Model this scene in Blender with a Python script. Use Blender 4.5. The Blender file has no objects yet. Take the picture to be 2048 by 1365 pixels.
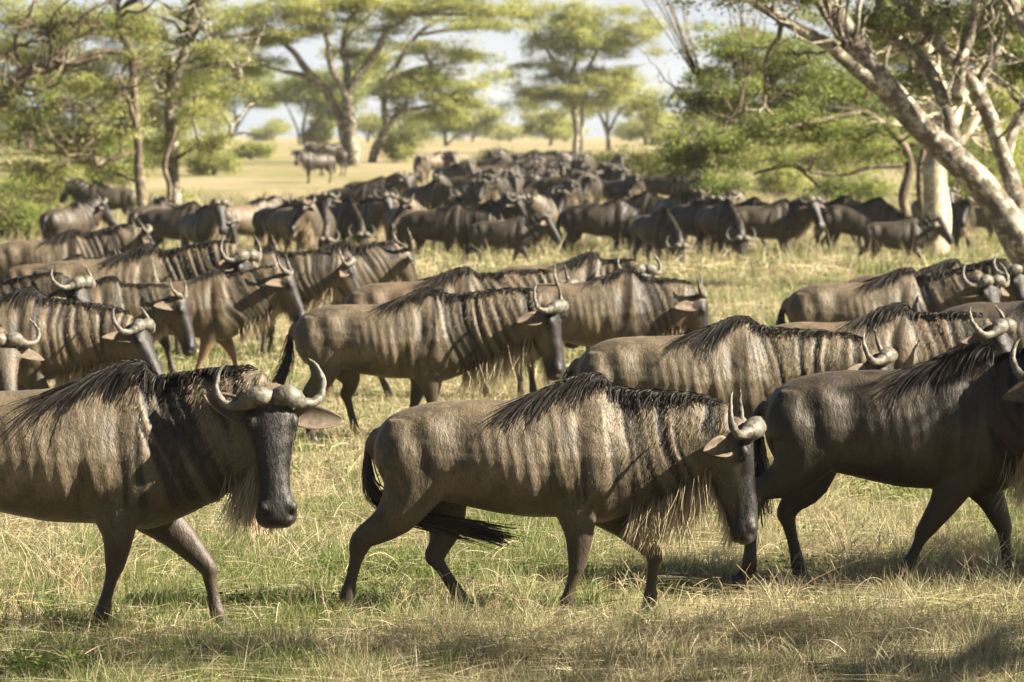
import bpy, math, random
import numpy as np
from mathutils import Vector, Matrix

C = bpy.context.scene
COL = C.collection
R = math.radians

# ------------------------------------------------------------------ camera
CAM_H = 2.65
FPX = 8533.0                       # focal length in pixels of the 2048 px wide photograph
PITCH = math.atan((682.5 - 275.0) / FPX)
cd = bpy.data.cameras.new('camera')
cam = bpy.data.objects.new('camera', cd)
COL.objects.link(cam)
cd.sensor_width = 36.0
cd.lens = FPX / 2048 * 36.0
cd.clip_start = 0.5
cd.clip_end = 9000
cam.location = (0, 0, CAM_H)
cam.rotation_euler = (R(90) - PITCH, 0, 0)
cd.dof.use_dof = True
cd.dof.focus_distance = 24.2
cd.dof.aperture_fstop = 5.6
C.camera = cam

# ------------------------------------------------------------------ sun, sky, exposure
SUN_EL, SUN_AZ = R(34), R(9)      # azimuth measured from +X towards the camera side (-Y)
sdir = Vector((math.cos(SUN_EL) * math.cos(SUN_AZ), -math.cos(SUN_EL) * math.sin(SUN_AZ), math.sin(SUN_EL)))
ld = bpy.data.lights.new('sun', 'SUN')
ld.energy = 5.0
ld.angle = R(0.55)
ld.color = (1.0, 0.89, 0.72)
sun = bpy.data.objects.new('sun', ld)
COL.objects.link(sun)
sun.rotation_euler = sdir.to_track_quat('Z', 'Y').to_euler()
W = bpy.data.worlds.new('World')
C.world = W
W.use_nodes = True
nt = W.node_tree
nt.nodes.clear()
out = nt.nodes.new('ShaderNodeOutputWorld')
bg = nt.nodes.new('ShaderNodeBackground')
sky = nt.nodes.new('ShaderNodeTexSky')
sky.sky_type = 'NISHITA'
sky.sun_disc = False
sky.sun_elevation = SUN_EL
sky.sun_rotation = math.atan2(sdir.x, sdir.y)
sky.dust_density = 1.5
sky.air_density = 1.0
tc = nt.nodes.new('ShaderNodeTexCoord')
mp = nt.nodes.new('ShaderNodeMapping')
mp.inputs['Scale'].default_value = (9, 9, 42)
nz = nt.nodes.new('ShaderNodeTexNoise')
nz.inputs['Scale'].default_value = 1.3
nz.inputs['Detail'].default_value = 5
cr = nt.nodes.new('ShaderNodeValToRGB')
cr.color_ramp.elements[0].position = 0.38
cr.color_ramp.elements[0].color = (0.25, 0.25, 0.25, 1)
cr.color_ramp.elements[1].position = 0.62
cr.color_ramp.elements[1].color = (0.8, 0.8, 0.8, 1)
mx = nt.nodes.new('ShaderNodeMix')
mx.data_type = 'RGBA'
L = nt.links.new
L(tc.outputs['Generated'], mp.inputs['Vector'])
L(mp.outputs['Vector'], nz.inputs['Vector'])
L(nz.outputs['Fac'], cr.inputs['Fac'])
# a bank of thin bright cloud low over the horizon, clear sky above it
cc = nt.nodes.new('ShaderNodeValToRGB')
cc.color_ramp.elements[0].position = 0.30
cc.color_ramp.elements[0].color = (6.9, 7.8, 8.8, 1)
cc.color_ramp.elements[1].position = 0.66
cc.color_ramp.elements[1].color = (9.4, 9.8, 10.0, 1)
L(nz.outputs['Fac'], cc.inputs['Fac'])
sx = nt.nodes.new('ShaderNodeSeparateXYZ')
L(tc.outputs['Generated'], sx.inputs['Vector'])
mr = nt.nodes.new('ShaderNodeMapRange')
mr.inputs['From Min'].default_value = 0.035
mr.inputs['From Max'].default_value = 0.11
mr.inputs['To Min'].default_value = 0.95
mr.inputs['To Max'].default_value = 0.0
L(sx.outputs['Z'], mr.inputs['Value'])
L(mr.outputs['Result'], mx.inputs['Factor'])
L(sky.outputs['Color'], mx.inputs['A'])
L(cc.outputs['Color'], mx.inputs['B'])
L(mx.outputs['Result'], bg.inputs['Color'])
bg.inputs['Strength'].default_value = 0.0185
L(bg.outputs['Background'], out.inputs['Surface'])
C.view_settings.view_transform = 'Standard'
C.view_settings.look = 'None'
C.view_settings.exposure = 2.4
C.view_settings.gamma = 1
C.render.engine = 'CYCLES'
C.cycles.use_denoising = True
C.cycles.max_bounces = 6
C.cycles.diffuse_bounces = 2
C.cycles.glossy_bounces = 2
C.cycles.transmission_bounces = 3
C.cycles.transparent_max_bounces = 8

# ------------------------------------------------------------------ helpers
def gy(ybase):
    """ground distance (world Y) seen at photo row ybase"""
    v = (682.5 - ybase) / FPX
    dy = math.cos(PITCH) + v * math.sin(PITCH)
    dz = -math.sin(PITCH) + v * math.cos(PITCH)
    return -CAM_H / dz * dy

def at(px, py, Y):
    """photo pixel -> world point at distance Y"""
    u = (px - 1024.0) / FPX
    v = (682.5 - py) / FPX
    dy = math.cos(PITCH) + v * math.sin(PITCH)
    dz = -math.sin(PITCH) + v * math.cos(PITCH)
    t = Y / dy
    return np.array([u * t, Y, CAM_H + dz * t])

def tag(o, label=None, cat=None, group=None, kind=None):
    if label: o['label'] = label
    if cat: o['category'] = cat
    if group: o['group'] = group
    if kind: o['kind'] = kind
    return o

def empty(name, loc=(0, 0, 0), rz=0.0, sc=1.0):
    o = bpy.data.objects.new(name, None)
    COL.objects.link(o)
    o.location = loc
    o.rotation_euler = (0, 0, rz)
    o.scale = (sc, sc, sc)
    return o

def np_mesh(name, V, F, mat, smooth=True, attr=None, midx=None):
    """V (n,3); F: list of int arrays (m,k)"""
    me = bpy.data.meshes.new(name)
    V = np.asarray(V, dtype=np.float32)
    me.vertices.add(len(V))
    me.vertices.foreach_set('co', V.ravel())
    tot = [np.full(len(f), f.shape[1], dtype=np.int32) for f in F]
    tot = np.concatenate(tot)
    idx = np.concatenate([f.astype(np.int32).ravel() for f in F])
    st = np.concatenate([[0], np.cumsum(tot)[:-1]]).astype(np.int32)
    me.loops.add(len(idx))
    me.loops.foreach_set('vertex_index', idx)
    me.polygons.add(len(tot))
    me.polygons.foreach_set('loop_start', st)
    me.polygons.foreach_set('loop_total', tot)
    me.polygons.foreach_set('use_smooth', np.full(len(tot), smooth))
    if attr:
        for k, a in attr.items():
            a = np.asarray(a, dtype=np.float32)
            if a.ndim == 1:
                at_ = me.attributes.new(k, 'FLOAT', 'POINT')
                at_.data.foreach_set('value', a)
            else:
                at_ = me.attributes.new(k, 'FLOAT_COLOR', 'POINT')
                at_.data.foreach_set('color', np.ascontiguousarray(a).ravel())
    me.update(calc_edges=True)
    me.validate()
    if mat: me.materials.append(mat)
    return me

def put(name, me, parent=None, loc=None):
    o = bpy.data.objects.new(name, me)
    COL.objects.link(o)
    if parent: o.parent = parent
    if loc is not None: o.location = loc
    return o

def catmull(P, n):
    """resample rows of P (k,d) with a Catmull-Rom spline to n rows"""
    P = np.asarray(P, float)
    k = len(P)
    E = np.vstack([2 * P[0] - P[1], P, 2 * P[-1] - P[-2]])
    t = np.linspace(0, k - 1, n)
    i = np.minimum(t.astype(int), k - 2)
    f = (t - i)[:, None]
    a, b, c, d = E[i], E[i + 1], E[i + 2], E[i + 3]
    return 0.5 * ((2 * b) + (-a + c) * f + (2 * a - 5 * b + 4 * c - d) * f ** 2 + (-a + 3 * b - 3 * c + d) * f ** 3)

class Acc:
    def __init__(s): s.V = []; s.Q = []; s.T = []; s.n = 0
    def add(s, V, Q=None, T=None):
        s.V.append(np.asarray(V, float))
        if Q is not None and len(Q): s.Q.append(np.asarray(Q) + s.n)
        if T is not None and len(T): s.T.append(np.asarray(T) + s.n)
        s.n += len(V)
    def faces(s):
        f = []
        if s.Q: f.append(np.concatenate(s.Q))
        if s.T: f.append(np.concatenate(s.T))
        return f
    def mesh(s, name, mat, smooth=True, attr=None):
        return np_mesh(name, np.concatenate(s.V), s.faces(), mat, smooth, attr)

def loft(rings):
    """rings: (k, m, 3) closed rings -> V, quads, cap tris"""
    rings = np.asarray(rings)
    k, m, _ = rings.shape
    V = rings.reshape(-1, 3)
    i = np.arange(k - 1)[:, None] * m
    j = np.arange(m)[None, :]
    j2 = (j + 1) % m
    Q = np.stack([i + j, i + j2, i + m + j2, i + m + j], -1).reshape(-1, 4)
    c0, c1 = rings[0].mean(0), rings[-1].mean(0)
    V = np.vstack([V, c0, c1])
    jj = np.arange(m)
    T = np.vstack([np.stack([np.full(m, k * m), (jj + 1) % m, jj], -1),
                   np.stack([np.full(m, k * m + 1), (k - 1) * m + jj, (k - 1) * m + (jj + 1) % m], -1)])
    return V, Q, T

def tube(P, ra, rb=None, n=None, m=12, side=(0, 1, 0)):
    """P (k,3) joints, ra radius perpendicular to side, rb radius along side"""
    P = np.asarray(P, float)
    ra = np.broadcast_to(np.asarray(ra, float), (len(P),))
    rb = ra if rb is None else np.broadcast_to(np.asarray(rb, float), (len(P),))
    A = np.column_stack([P, ra, rb])
    if n: A = catmull(A, n)
    P, ra, rb = A[:, :3], np.maximum(A[:, 3], 1e-4), np.maximum(A[:, 4], 1e-4)
    t = np.gradient(P, axis=0)
    t /= np.linalg.norm(t, axis=1)[:, None] + 1e-9
    s = np.array(side, float)
    u = np.cross(s, t)
    nu = np.linalg.norm(u, axis=1)
    bad = nu < 0.15
    if bad.any():
        u[bad] = np.cross(np.array([0.3, 0.2, 0.93]), t[bad])
    u /= np.linalg.norm(u, axis=1)[:, None] + 1e-9
    w = np.cross(t, u)
    th = np.linspace(0, 2 * np.pi, m, endpoint=False)
    rings = P[:, None, :] + np.cos(th)[None, :, None] * u[:, None, :] * ra[:, None, None] + np.sin(th)[None, :, None] * w[:, None, :] * rb[:, None, None]
    return loft(rings)

def ribbons(S, w0, rng, taper=0.15, facing=None):
    """S (N,K,3) strands -> V, Q as flat ribbons tapering to the tip"""
    N, K, _ = S.shape
    t = np.gradient(S, axis=1)
    t /= np.linalg.norm(t, axis=2)[..., None] + 1e-9
    f = rng.normal(size=(N, 1, 3)) if facing is None else np.broadcast_to(facing, (N, 1, 3)) + rng.normal(size=(N, 1, 3)) * 0.5
    s = np.cross(t, f)
    s /= np.linalg.norm(s, axis=2)[..., None] + 1e-9
    ww = np.asarray(w0).reshape(-1, 1) * np.linspace(1, taper, K)[None, :] * 0.5
    A = S - s * ww[..., None]
    B = S + s * ww[..., None]
    V = np.stack([A, B], 2).reshape(-1, 3)
    base = (np.arange(N)[:, None] * K + np.arange(K - 1)[None, :]) * 2
    Q = np.stack([base, base + 1, base + 3, base + 2], -1).reshape(-1, 4)
    return V, Q

def _hash(i, j, k, s):
    h = (i * 374761393 + j * 668265263 + k * 2147483647 + s * 1274126177) & 0xffffffff
    h = ((h ^ (h >> 13)) * 1274126177) & 0xffffffff
    h = (h ^ (h >> 16)) & 0xffffffff
    return h.astype(np.float64) / 4294967295.0

def vnoise(P, seed=0):
    P = np.asarray(P, float)
    I = np.floor(P).astype(np.int64)
    f = P - I
    f = f * f * (3 - 2 * f)
    r = 0
    for dx in (0, 1):
        for dy in (0, 1):
            for dz in (0, 1):
                w = (f[:, 0] if dx else 1 - f[:, 0]) * (f[:, 1] if dy else 1 - f[:, 1]) * (f[:, 2] if dz else 1 - f[:, 2])
                r = r + w * _hash(I[:, 0] + dx, I[:, 1] + dy, I[:, 2] + dz, seed)
    return r

def sstep(x, a, b):
    t = np.clip((x - a) / (b - a), 0, 1)
    return t * t * (3 - 2 * t)

# ------------------------------------------------------------------ materials
def new_mat(name):
    m = bpy.data.materials.new(name)
    m.use_nodes = True
    n = m.node_tree.nodes
    n.clear()
    o = n.new('ShaderNodeOutputMaterial')
    b = n.new('ShaderNodeBsdfPrincipled')
    m.node_tree.links.new(b.outputs[0], o.inputs['Surface'])
    return m, m.node_tree, b, o

def N(nt, typ, **kw):
    n = nt.nodes.new(typ)
    for k, v in kw.items():
        if k in n.inputs: n.inputs[k].default_value = v
        else: setattr(n, k, v)
    return n

def mixc(nt, fac, a, b, blend='MIX'):
    m = nt.nodes.new('ShaderNodeMix')
    m.data_type = 'RGBA'
    m.blend_type = blend
    for key, val in (('Factor', fac), ('A', a), ('B', b)):
        if hasattr(val, 'is_output') or hasattr(val, 'links'):
            nt.links.new(val, m.inputs[key])
        elif key == 'Factor':
            m.inputs[key].default_value = val
        else:
            m.inputs[key].default_value = (*val, 1)
    return m.outputs['Result']

def ramp(nt, src, p0, p1, c0=0.0, c1=1.0):
    r = nt.nodes.new('ShaderNodeMapRange')
    r.inputs['From Min'].default_value = p0
    r.inputs['From Max'].default_value = p1
    r.inputs['To Min'].default_value = c0
    r.inputs['To Max'].default_value = c1
    nt.links.new(src, r.inputs['Value'])
    return r.outputs['Result']

def noise(nt, vec, scale, detail=4, rough=0.55, mscale=None):
    if mscale is not None:
        mp = nt.nodes.new('ShaderNodeMapping')
        mp.inputs['Scale'].default_value = mscale
        nt.links.new(vec, mp.inputs['Vector'])
        vec = mp.outputs['Vector']
    n = nt.nodes.new('ShaderNodeTexNoise')
    n.inputs['Scale'].default_value = scale
    n.inputs['Detail'].default_value = detail
    n.inputs['Roughness'].default_value = rough
    nt.links.new(vec, n.inputs['Vector'])
    return n.outputs['Fac']

def coat_material(name, body, dark, leg, rough=0.52):
    m, nt, b, o = new_mat(name)
    tc = nt.nodes.new('ShaderNodeTexCoord')
    v = tc.outputs['Object']
    a = nt.nodes.new('ShaderNodeAttribute'); a.attribute_name = 'coat'
    sp = nt.nodes.new('ShaderNodeSeparateColor')
    nt.links.new(a.outputs['Color'], sp.inputs['Color'])
    oi = nt.nodes.new('ShaderNodeObjectInfo')
    big = noise(nt, v, 3.2, 3, 0.5, (1, 1, 1))
    fine = noise(nt, v, 1.0, 3, 0.65, (130, 130, 60))
    mot = noise(nt, v, 1.0, 4, 0.65, (34, 34, 16))
    c = mixc(nt, ramp(nt, big, 0.38, 0.66), body, tuple(x * 0.55 for x in body))
    smu = noise(nt, v, 1.0, 5, 0.65, (11, 11, 5.5))
    c = mixc(nt, ramp(nt, smu, 0.46, 0.68, 0.0, 0.75), c, tuple(x * 1.6 for x in dark))
    dus = noise(nt, v, 9.0, 6, 0.7)
    c = mixc(nt, ramp(nt, dus, 0.52, 0.72, 0.0, 0.45), c, tuple(min(1, x * 1.5) for x in body))
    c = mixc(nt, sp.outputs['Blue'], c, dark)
    c = mixc(nt, ramp(nt, mot, 0.3, 0.75, 0.0, 0.45), c, tuple(x * 0.5 for x in body))
    c = mixc(nt, sp.outputs['Green'], c, leg)
    c = mixc(nt, sp.outputs['Red'], c, (0.014, 0.012, 0.011))
    c = mixc(nt, ramp(nt, fine, 0.35, 0.65, 0.0, 0.85), c, mixc(nt, 1.0, c, (0.45, 0.45, 0.45), 'MULTIPLY'))
    nt.links.new(c, b.inputs['Base Color'])
    b.inputs['Roughness'].default_value = rough
    b.inputs['Specular IOR Level'].default_value = 0.32
    b.inputs['Sheen Weight'].default_value = 0.04
    b.inputs['Sheen Roughness'].default_value = 0.4
    b.inputs['Sheen Tint'].default_value = (0.9, 0.75, 0.6, 1)
    bp = N(nt, 'ShaderNodeBump', Strength=0.6, Distance=0.004)
    nt.links.new(fine, bp.inputs['Height'])
    bp2 = N(nt, 'ShaderNodeBump', Strength=0.4, Distance=0.02)
    nt.links.new(mot, bp2.inputs['Height'])
    nt.links.new(bp.outputs['Normal'], bp2.inputs['Normal'])
    nt.links.new(bp2.outputs['Normal'], b.inputs['Normal'])
    return m

def simple(name, col, rough=0.6, var=0.3, scale=12, spec=0.3, bump=0.0, mscale=None):
    m, nt, b, o = new_mat(name)
    tc = nt.nodes.new('ShaderNodeTexCoord')
    f = noise(nt, tc.outputs['Object'], scale, 4, 0.6, mscale)
    c = mixc(nt, ramp(nt, f, 0.3, 0.7), tuple(x * (1 - var) for x in col), tuple(x * (1 + var) for x in col))
    nt.links.new(c, b.inputs['Base Color'])
    b.inputs['Roughness'].default_value = rough
    b.inputs['Specular IOR Level'].default_value = spec
    if bump:
        bp = N(nt, 'ShaderNodeBump', Strength=bump, Distance=0.01)
        nt.links.new(f, bp.inputs['Height'])
        nt.links.new(bp.outputs['Normal'], b.inputs['Normal'])
    return m

M = {}
COAT = {'coat': ((0.195, 0.152, 0.096), (0.010, 0.0085, 0.006), (0.042, 0.030, 0.019)),
        'coat_dark': ((0.078, 0.061, 0.040), (0.008, 0.0065, 0.005), (0.032, 0.022, 0.014)),  # also paints shade onto the far herd
        'coat_pale': ((0.205, 0.146, 0.091), (0.020, 0.026, 0.018), (0.15, 0.092, 0.053)),  # also stands in for sunlit hide in the far herd
        'coat_calf': ((0.165, 0.112, 0.067), (0.032, 0.037, 0.024), (0.20, 0.12, 0.066))}
for k_, v_ in COAT.items():
    M[k_] = coat_material(k_, *v_)
mf, ntf, bf, of = new_mat('coat_hair')
af = ntf.nodes.new('ShaderNodeAttribute'); af.attribute_name = 'tint'
ntf.links.new(af.outputs['Color'], bf.inputs['Base Color'])
bf.inputs['Roughness'].default_value = 0.6
bf.inputs['Specular IOR Level'].default_value = 0.2
M['fur'] = mf

def hair_mat(name, root, tip, rough=0.45, spec=0.45):
    m, nt, b, o = new_mat(name)
    a = nt.nodes.new('ShaderNodeAttribute'); a.attribute_name = 'along'
    c = mixc(nt, a.outputs['Fac'], root, tip)
    nt.links.new(c, b.inputs['Base Color'])
    b.inputs['Roughness'].default_value = rough
    b.inputs['Specular IOR Level'].default_value = spec
    return m
M['mane'] = hair_mat('mane_hair', (0.007, 0.006, 0.005), (0.010, 0.008, 0.006), 0.6, 0.14)
M['beard'] = hair_mat('beard_hair', (0.09, 0.066, 0.044), (0.50, 0.41, 0.27), 0.6, 0.25)
M['tail'] = hair_mat('tail_hair', (0.014, 0.011, 0.009), (0.018, 0.014, 0.011), 0.5, 0.4)
M['horn'] = simple('horn_grey', (0.088, 0.080, 0.063), 0.5, 0.65, 30, 0.3, 0.8)
M['hoof'] = simple('hoof_black', (0.02, 0.017, 0.015), 0.45, 0.3, 20)
M['ear'] = simple('ear_skin', (0.095, 0.074, 0.053), 0.7, 0.35, 30, 0.2, 0.3)
M['eye'] = simple('eye_black', (0.006, 0.005, 0.004), 0.08, 0.0, 5, 0.6)
GQUAL = 1.0
HAZE = 0.00013
# ------------------------------------------------------------------ wildebeest
# local frame: x forward, y to its left, z up, ground at 0; origin under the barrel
TORSO = [  # x, ztop, zbot, half width, ridge
    (-0.745, 0.985, 0.90, 0.035, 0.0), (-0.725, 1.045, 0.80, 0.10, 0.0), (-0.66, 1.115, 0.69, 0.185, 0.05),
    (-0.56, 1.165, 0.655, 0.235, 0.1), (-0.44, 1.195, 0.655, 0.255, 0.12), (-0.30, 1.205, 0.635, 0.265, 0.15),
    (-0.15, 1.205, 0.60, 0.28, 0.15), (0.02, 1.215, 0.568, 0.292, 0.18), (0.18, 1.245, 0.560, 0.29, 0.3),
    (0.30, 1.290, 0.555, 0.275, 0.42), (0.40, 1.325, 0.540, 0.26, 0.5), (0.50, 1.325, 0.528, 0.25, 0.5)]

def head_frame(yaw, pitch, roll=0.0):
    y, p = R(yaw), R(pitch)
    X = np.array([math.cos(p) * math.cos(y), math.cos(p) * math.sin(y), -math.sin(p)])
    Y = np.array([-math.sin(y), math.cos(y), 0.0])
    Z = np.cross(X, Y)
    if roll:
        c, s = math.cos(R(roll)), math.sin(R(roll))
        Y, Z = c * Y + s * Z, -s * Y + c * Z
    return X, Y, Z

HEAD = [  # s, top, bottom, half width
    (-0.075, 0.02, -0.09, 0.05), (-0.05, 0.055, -0.15, 0.085), (0.0, 0.085, -0.19, 0.105), (0.06, 0.094, -0.205, 0.113),
    (0.12, 0.090, -0.205, 0.122), (0.18, 0.084, -0.195, 0.110), (0.25, 0.080, -0.17, 0.093), (0.33, 0.078, -0.14, 0.080),
    (0.41, 0.074, -0.115, 0.074), (0.47, 0.070, -0.10, 0.082), (0.53, 0.062, -0.096, 0.104), (0.575, 0.045, -0.088, 0.094), (0.60, 0.01, -0.06, 0.055)]

FRONT_R = [(0.15, 0.06), (0.17, 0.088), (0.135, 0.082), (0.083, 0.060), (0.049, 0.043), (0.037, 0.034), (0.031, 0.028), (0.043, 0.038), (0.034, 0.032), (0.036, 0.036)]
HIND_R = [(0.17, 0.06), (0.235, 0.125), (0.195, 0.112), (0.112, 0.072), (0.066, 0.046), (0.060, 0.040), (0.040, 0.033), (0.034, 0.030), (0.045, 0.038), (0.036, 0.033), (0.036, 0.036)]

def leg_points(kind, y, J):
    """J = (joint, fetlock, hoof) as (x, z)"""
    (kx, kz), (fx, fz), (hx, hz) = J
    s = 1 if y > 0 else -1
    if kind == 'front':
        ex, ez = 0.37 + 0.22 * (kx - 0.37), 0.66 + max(0, kz - 0.33) * 0.3
        P = [(0.47, 1.06), (0.45, 0.87), (ex + 0.0, ez), ((ex + kx) / 2 + 0.012, (ez + kz) / 2), (kx, kz),
             (kx + 0.2 * (fx - kx), kz + 0.2 * (fz - kz)), (kx + .6 * (fx - kx), kz + .6 * (fz - kz)), (fx, fz), ((fx + hx) / 2, (fz + hz) / 2 + .01), (hx, hz + 0.02)]
        ys = [0.15, 0.155, 0.14, 0.13, 0.12, 0.118, 0.116, 0.115, 0.115, 0.115]
        Rr = FRONT_R
    else:
        sx, sz = -0.40 + 0.22 * (kx + 0.6), 0.73 + max(0, kz - 0.4) * 0.2
        gx, gz = (sx * 0.42 + kx * 0.58), (sz * 0.42 + kz * 0.58)
        P = [(-0.50, 1.08), (-0.52, 0.93), (sx - 0.06, sz + 0.06), (gx - 0.0 + .035, gz + .03), (kx + .03, kz + 0.06), (kx, kz),
             (kx + .2 * (fx - kx), kz + .2 * (fz - kz)), (kx + .6 * (fx - kx), kz + .6 * (fz - kz)), (fx, fz), ((fx + hx) / 2, (fz + hz) / 2 + .01), (hx, hz + 0.02)]
        ys = [0.12, 0.125, 0.14, 0.135, 0.13, 0.128, 0.125, 0.122, 0.12, 0.12, 0.12]
        Rr = HIND_R
    P3 = [(p[0], s * yy, p[1]) for p, yy in zip(P, ys)]
    return P3, Rr

HORN_ADULT = [(0.0, .012, .085, .046), (-.005, .045, .108, .060), (-.005, .085, .108, .058), (.005, .125, .085, .045), (.012, .175, .060, .036), (.005, .235, .040, .030),
              (-.03, .285, .025, .026), (-.085, .305, .018, .021), (-.145, .295, .020, .016), (-.195, .265, .028, .010), (-.228, .232, .036, .004)]
HORN_LONG = [(0.0, .022, .075, .044), (-.002, .050, .096, .055), (-.002, .085, .100, .055), (.014, .125, .084, .046), (.030, .170, .058, .036), (.028, .220, .036, .031),
             (-.01, .262, .020, .028), (-.07, .282, .012, .023), (-.13, .272, .012, .018), (-.18, .245, .018, .011), (-.212, .208, .026, .004)]
HORN_YOUNG = [(-.01, .035, .06, .030), (-.03, .055, .068, .033), (-.05, .085, .06, .029), (-.075, .125, .05, .025), (-.12, .160, .045, .020),
              (-.17, .172, .045, .015), (-.215, .165, .05, .010), (-.25, .150, .055, .004)]
HORN_CALF = [(-.01, .035, .05, .020), (-.05, .05, .055, .018), (-.10, .062, .055, .013), (-.14, .07, .06, .004)]
HORNS = {'adult': HORN_ADULT, 'long': HORN_LONG, 'young': HORN_YOUNG, 'calf': HORN_CALF}

STAND = dict(fn=[(0.40, .36), (0.385, .10), (0.40, 0)], ff=[(0.47, .36), (0.46, .10), (0.48, 0)],
             hn=[(-0.66, .42), (-0.62, .10), (-0.60, 0)], hf=[(-0.54, .42), (-0.50, .10), (-0.48, 0)])
WALK = dict(fn=[(0.26, .36), (0.17, .11), (0.15, 0)], ff=[(0.60, .36), (0.66, .11), (0.69, 0)],
            hn=[(-0.86, .44), (-0.90, .12), (-0.90, 0)], hf=[(-0.46, .40), (-0.32, .11), (-0.28, 0)])
WALK2 = dict(fn=[(0.62, .37), (0.64, .11), (0.67, 0)], ff=[(0.28, .36), (0.16, .13), (0.11, .02)],
             hn=[(-0.50, .41), (-0.38, .11), (-0.33, 0)], hf=[(-0.82, .43), (-0.84, .12), (-0.84, 0)])

def spine_of(p):
    hx, hy, hz = p['head']
    X, Y, Z = head_frame(p.get('yaw', 0), p.get('pitch', 70), p.get('roll', 0))
    O = np.array([hx, hy, hz])
    st = []
    wid = p.get('wid', 1.0)
    for (x, zt, zb, w, k) in TORSO:
        zb = zb + p.get('tuck', 0.0) * (1 if x < 0.3 else 0)
        c = zb + 0.47 * (zt - zb)
        st.append([x, 0, c, 0, 0, 1, zt - c, c - zb, w * wid, k])
    c0 = np.array([0.50, 0, st[-1][2]])
    c1 = O - 0.045 * Z + 0.03 * X
    L0 = np.linalg.norm(c1 - c0)
    dirn = (c1 - c0) / L0
    t0 = np.array([1, 0, 0.0]) * L0 * 0.55
    hb = dirn * 0.6 + X * 0.35
    t1 = hb / np.linalg.norm(hb) * L0 * 0.8
    ht0, hb0, w0 = st[-1][6], st[-1][7], st[-1][8]
    for t in (0.16, 0.32, 0.48, 0.64, 0.8, 0.95):
        h = np.array([2 * t**3 - 3 * t**2 + 1, t**3 - 2 * t**2 + t, -2 * t**3 + 3 * t**2, t**3 - t**2])
        c = h[0] * c0 + h[1] * t0 + h[2] * c1 + h[3] * t1
        d = np.array([6 * t**2 - 6 * t, 3 * t**2 - 4 * t + 1, -6 * t**2 + 6 * t, 3 * t**2 - 2 * t])
        tg = d[0] * c0 + d[1] * t0 + d[2] * c1 + d[3] * t1
        tg /= np.linalg.norm(tg)
        lf = np.cross([0, 0, 1], tg); lf /= np.linalg.norm(lf)
        up = np.cross(tg, lf)
        b = min(1, t * 1.3)
        up = up * b + np.array([0, 0, 1]) * (1 - b); up /= np.linalg.norm(up)
        e = t ** 0.74
        ht = ht0 + (0.150 - ht0) * e
        hbm = hb0 + (p.get('throat', 0.225) - hb0) * (t ** 1.25)
        w = w0 + (0.112 - w0) * (t ** 0.9)
        st.append([*c, *up, ht, hbm, w, 0.5 - 0.35 * t])
    return np.array(st), (O, X, Y, Z)

class Spine:
    def __init__(s, st, n=56):
        s.A = catmull(st, n)
        s.n = n
        up = s.A[:, 3:6]
        t = np.gradient(s.A[:, :3], axis=0); t /= np.linalg.norm(t, axis=1)[:, None]
        lf = np.cross(up, t); lf /= np.linalg.norm(lf, axis=1)[:, None]
        s.left = lf
        s.up = up / np.linalg.norm(up, axis=1)[:, None]
    def surf(s, u, th, off=0.0):
        """u in 0..1, th from the crest (0) round to the left (+) or right (-)"""
        f = np.clip(np.asarray(u, float), 0, 1) * (s.n - 1)
        i = np.minimum(f.astype(int), s.n - 2)
        g = (f - i)[..., None]
        A = s.A[i] * (1 - g) + s.A[i + 1] * g
        lf = s.left[i] * (1 - g) + s.left[i + 1] * g
        up = s.up[i] * (1 - g) + s.up[i + 1] * g
        cth, sth = np.cos(th), np.sin(th)
        h = np.where(cth > 0, A[..., 6], A[..., 7])
        kz = 1 - A[..., 9] * np.maximum(0, cth) ** 1.2
        w = A[..., 8] * kz
        off = np.asarray(off)
        return A[..., :3] + up * ((h + off) * np.sign(cth) * np.abs(cth) ** 0.92)[..., None] + lf * ((w + off) * np.sign(sth) * np.abs(sth) ** 0.85)[..., None]

def remesh(acc, voxel, smooth_it):
    me = np_mesh('tmp', np.concatenate(acc.V), acc.faces(), None)
    o = bpy.data.objects.new('tmp', me)
    COL.objects.link(o)
    m = o.modifiers.new('r', 'REMESH'); m.mode = 'VOXEL'; m.voxel_size = voxel; m.adaptivity = 0
    m.use_smooth_shade = True
    s = o.modifiers.new('s', 'SMOOTH'); s.factor = 0.5; s.iterations = smooth_it
    dg = bpy.context.evaluated_depsgraph_get()
    dg.update()
    ev = bpy.data.meshes.new_from_object(o.evaluated_get(dg))
    bpy.data.objects.remove(o)
    bpy.data.meshes.remove(me)
    return ev

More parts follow.
